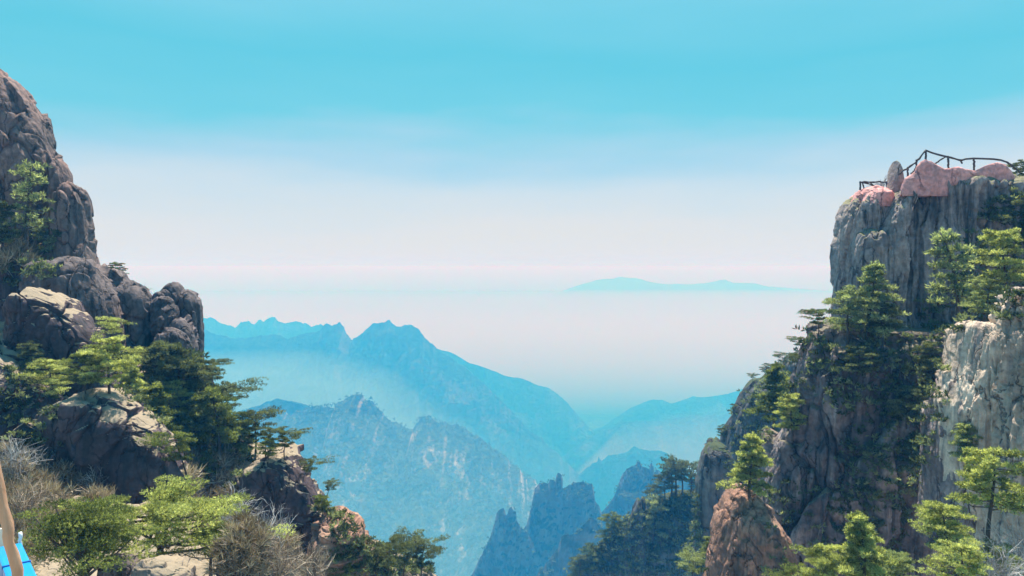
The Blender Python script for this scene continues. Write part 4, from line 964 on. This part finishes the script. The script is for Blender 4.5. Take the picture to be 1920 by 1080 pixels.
forest('forest', nm, 4500, 4.4, L_FOREST, 'distant woods covering the near blue mountain', 1, 420)
forest('forest', nA, 250, 2.4, L_FOREST, 'small trees clinging to the thin blue rock needle', 2, 200)
forest('forest', nB, 900, 2.6, L_FOREST, 'small trees on the top and ledges of the tall blue crag', 3, 200)
forest('forest', nC, 550, 2.6, L_FOREST, 'small trees on the broken-topped crag', 4, 200)
forest('forest', nD, 500, 2.4, L_FOREST, 'small trees on the low blue ridge below the crags', 5, 200)

# ================================================================== RAILINGS AND NEAR THINGS
WOOD_DARK = plain_mat('weathered_log', (.03, .026, .026), (.085, .07, .062), 6, .85, .5, (1, 1, .4))
WOOD_PEEL = plain_mat('peeled_log', (.30, .15, .085), (.58, .36, .23), 14, .65, .7, (1, 1, .12))
def pole(name, pts, r0, mat, parent, seed=0, sides=8, knots=.12):
    rng = np.random.default_rng(seed); A = Acc()
    pts = np.array(pts, float); n = 14
    t = np.linspace(0, 1, len(pts)); tt = np.linspace(0, 1, n)
    P = np.stack([np.interp(tt, t, pts[:, i]) for i in range(3)], 1) + rng.normal(size=(n, 3)) * r0 * .22
    A.tube(P, r0 * (1 + rng.normal(size=n) * knots), sides)
    V = np.concatenate(A.v); Fc = np.concatenate(A.f)
    c0, c1 = len(V), len(V) + 1
    V = np.concatenate([V, [P[0], P[-1]]])
    i = np.arange(sides); j = (i + 1) % sides
    Fc = np.concatenate([Fc, np.stack([np.full(sides, c0), j, i], 1), np.stack([np.full(sides, c1), (n - 1) * sides + i, (n - 1) * sides + j], 1)])
    return mesh_np(name, V, Fc, mat, parent, np.array(parent.location))
def railing(label, Y, posts, rails, braces, r=.075):
    e = empty('railing', at(posts[0][0], posts[0][2], Y)); tag(e, label, 'railing', 'log railings on the cliff')
    k = 0
    for (u, v0, v1) in posts:
        k += 1; pole('post', [at(u, v0, Y), at(u + .4, v1 + 4, Y)], r * 1.05, WOOD_DARK, e, k)
    for pts in rails:
        k += 1; pole('rail', [at(a, b, Y - .03) for a, b in pts], r, WOOD_DARK, e, k + 20)
    for pts in braces:
        k += 1; pole('brace', [at(a, b, Y + .04) for a, b in pts], r * .8, WOOD_DARK, e, k + 40)
railing('dark log railing zigzagging along the cliff top behind the pink parapet', 60.4,
        [(1736, 281, 304), (1778, 292, 318), (1826, 296, 322), (1718, 300, 324), (1702, 313, 332)],
        [[(1685, 328), (1693, 320), (1702, 315), (1718, 304), (1724, 296), (1736, 282)], [(1735, 282), (1756, 289), (1778, 294), (1792, 298), (1801, 301), (1811, 297), (1836, 297), (1870, 299), (1886, 303)],
         [(1886, 303), (1898, 311), (1912, 322)]],
        [[(1752, 308), (1762, 301), (1773, 294)], [(1708, 326), (1714, 320), (1719, 312)], [(1801, 301), (1804, 306)]])
railing('small dark log railing at the left end of the cliff top', 63, [(1613, 340, 360), (1663, 341, 362)], [[(1612, 341), (1640, 341.5), (1664, 341)]],
        [[(1616, 342), (1634, 346), (1640, 352)], [(1632, 342), (1637, 348), (1642, 354)], [(1617, 343), (1621, 356)]], r=.07)
railing('short bent piece of log railing right of the rock spike', 62, [(1690, 312, 330)], [[(1680, 309), (1687, 309.5), (1690, 318), (1691, 326)]], [[(1685, 328), (1690, 320)]], r=.06)

lb = at(47, 1266, 3.2)
e = empty('log_rail', (lb[0], lb[1], -1.75)); tag(e, 'thick peeled pale log leaning at the left edge beside the blue box', 'railing')
pole('post', [at(47, 1266, 3.2), at(31, 1078, 3.2), at(19, 1010, 3.2), at(13, 985, 3.21), at(-1, 905, 3.23), at(-30, 760, 3.28)], .0225, WOOD_PEEL, e, 5, 14, .07)
M_CREAM = plain_mat('cream_board', (.62, .56, .46), (.74, .68, .57), 2, .7, .1)
e = empty('board_stack', at(2, 1120, 4.14)); tag(e, 'cream boards behind the pale log at the left edge', 'boards')
boxmesh('board', at(-6, 1012, 4.16), (.12, .02, .13), M_CREAM, 0, .004, e)
boxmesh('board', at(-4, 1084, 4.13), (.16, .02, .30), M_CREAM, 0, .004, e)
M_BLUE = plain_mat('blue_plastic', (.006, .22, .55), (.012, .30, .66), 1.2, .28, .02)
M_BLUE2 = plain_mat('dark_blue_plastic', (.004, .10, .38), (.006, .13, .45), 2, .3, 0)
M_WHITE = plain_mat('white_plastic', (.7, .72, .74), (.8, .8, .8), 4, .4, 0)
bc = (-2.527, 3.783)
e = empty('blue_box', (bc[0], bc[1], -1.75)); tag(e, 'bright blue plastic box at the bottom left corner', 'box')
BR = R(39.7)
def along(k, side=0): return (bc[0] - math.sin(BR) * k + math.cos(BR) * side, bc[1] + math.cos(BR) * k + math.sin(BR) * side)
boxmesh('body', (bc[0], bc[1], -1.675), (.11, .88, .145), M_BLUE, BR, .012, e)
boxmesh('lid', (*along(.27), -1.576), (.125, .35, .05), M_BLUE, BR, .012, e)
boxmesh('lid', (*along(-.09), -1.576), (.125, .36, .05), M_BLUE, BR, .012, e)
boxmesh('lid', (*along(-.38), -1.576), (.125, .20, .05), M_BLUE, BR, .012, e)
for k in (.093, -.272):
    boxmesh('seam', (*along(k), -1.574), (.129, .012, .056), M_BLUE2, BR, .003, e)
cp = along(.455, .06)
pole('corner_post', [(cp[0], cp[1], -1.70), (cp[0] - .01, cp[1] + .01, -1.50)], .010, M_WHITE, e, 8, 8, .02)
# ================================================================== AIR
def prism(name, plan_top, plan_bot, zt, zb, mat, label):
    n = len(plan_top)
    zt = [zt] * n if np.isscalar(zt) else zt
    V = [(*p, z) for p, z in zip(plan_top, zt)] + [(*p, zb) for p in plan_bot]
    me = bpy.data.meshes.new(name)
    me.from_pydata(V, [], [tuple(range(n)), tuple(range(2 * n - 1, n - 1, -1))] + [(i, n + i, n + (i + 1) % n, (i + 1) % n) for i in range(n)])
    me.update(); me.materials.append(mat)
    o = bpy.data.objects.new(name, me); col.objects.link(o)
    return tag(o, label, 'haze', kind='stuff')
V_HAZE = vol_mat('haze_air', (.040, .345, .79), .00082, -.2, (1, .72, 0))
def rect(x0, x1, y0, y1): return [(x0, y0), (x1, y0), (x1, y1), (x0, y1)]
prism('haze', rect(-29000, 29000, -160, 57000), rect(-29000, 29000, -160, 57000), 32, -906, V_HAZE, 'thin blue haze filling the air between the cliffs and the horizon')
def bank(name, stations, y0, y1, y1b, zb, mat, label, y0t=None):
    """a bank of mist whose top follows the stations (x, top height) from left to right"""
    V, Fc = [], []
    for x, zt in stations:
        V += [(x, y0 if y0t is None else y0t, zt), (x, y1, zt), (x, y1b, zb), (x, y0, zb)]
    n = len(stations)
    for i in range(n - 1):
        a, b = 4 * i, 4 * i + 4
        for k in range(4):
            m = (k + 1) % 4
            Fc.append((a + k, b + k, b + m, a + m))
    Fc += [(0, 1, 2, 3), (4 * n - 1, 4 * n - 2, 4 * n - 3, 4 * n - 4)]
    me = bpy.data.meshes.new(name); me.from_pydata(V, [], Fc)
    import bmesh
    bm = bmesh.new(); bm.from_mesh(me); bmesh.ops.recalc_face_normals(bm, faces=bm.faces[:]); bm.to_mesh(me); bm.free()
    me.materials.append(mat)
    o = bpy.data.objects.new(name, me); col.objects.link(o)
    return tag(o, label, 'haze', kind='stuff')
V_MIST = vol_mat('valley_mist_air', (.62, .95, 1.0), .0011, -.2)
bank('valley_mist', [(-2600, -235), (-550, -240), (-350, -290), (-100, -480), (330, -870)], 1700, 2180, 1960, -890, V_MIST, 'pale mist lying at the foot of the main blue mountain')
V_VALE = vol_mat('vale_mist_air', (.85, .96, .98), .0034, -.2)
bank('valley_mist', [(150, -870), (420, -600), (800, -520), (3200, -490)], 2600, 2830, 2830, -890, V_VALE, 'pale mist in the valley in front of the right hills', 2826)
V_SEA = vol_mat('mist_sea_air', (.87, .85, .74), .0008, -.2)
prism('mist_sea', rect(-20000, 20000, 4450, 7000), rect(-20000, 20000, 4450, 7000), -420, -890, V_SEA, 'white mist filling the plain beyond the blue mountains')
V_FAR = vol_mat('far_mist_air', (.87, .85, .74), .0003, -.2)
prism('mist_sea', rect(-24000, 24000, 7020, 14600), rect(-24000, 24000, 7020, 14600), -440, -890, V_FAR, 'thin white mist dissolving the foot of the far range')
prism('mist_sea', rect(-26000, 26000, 26500, 55500), rect(-26000, 26000, 26500, 55500), -60, -890, V_SEA, 'last band of white mist on the horizon behind the far range')
V_GORGE = vol_mat('gorge_mist_air', (.45, .85, 1.0), .014, -.2)
bank('valley_mist', [(-900, -175), (-60, -190), (60, -230), (190, -470)], 885, 945, 945, -520, V_GORGE, 'blue mist in the gorge between the rock needles and the near mountain', 941)
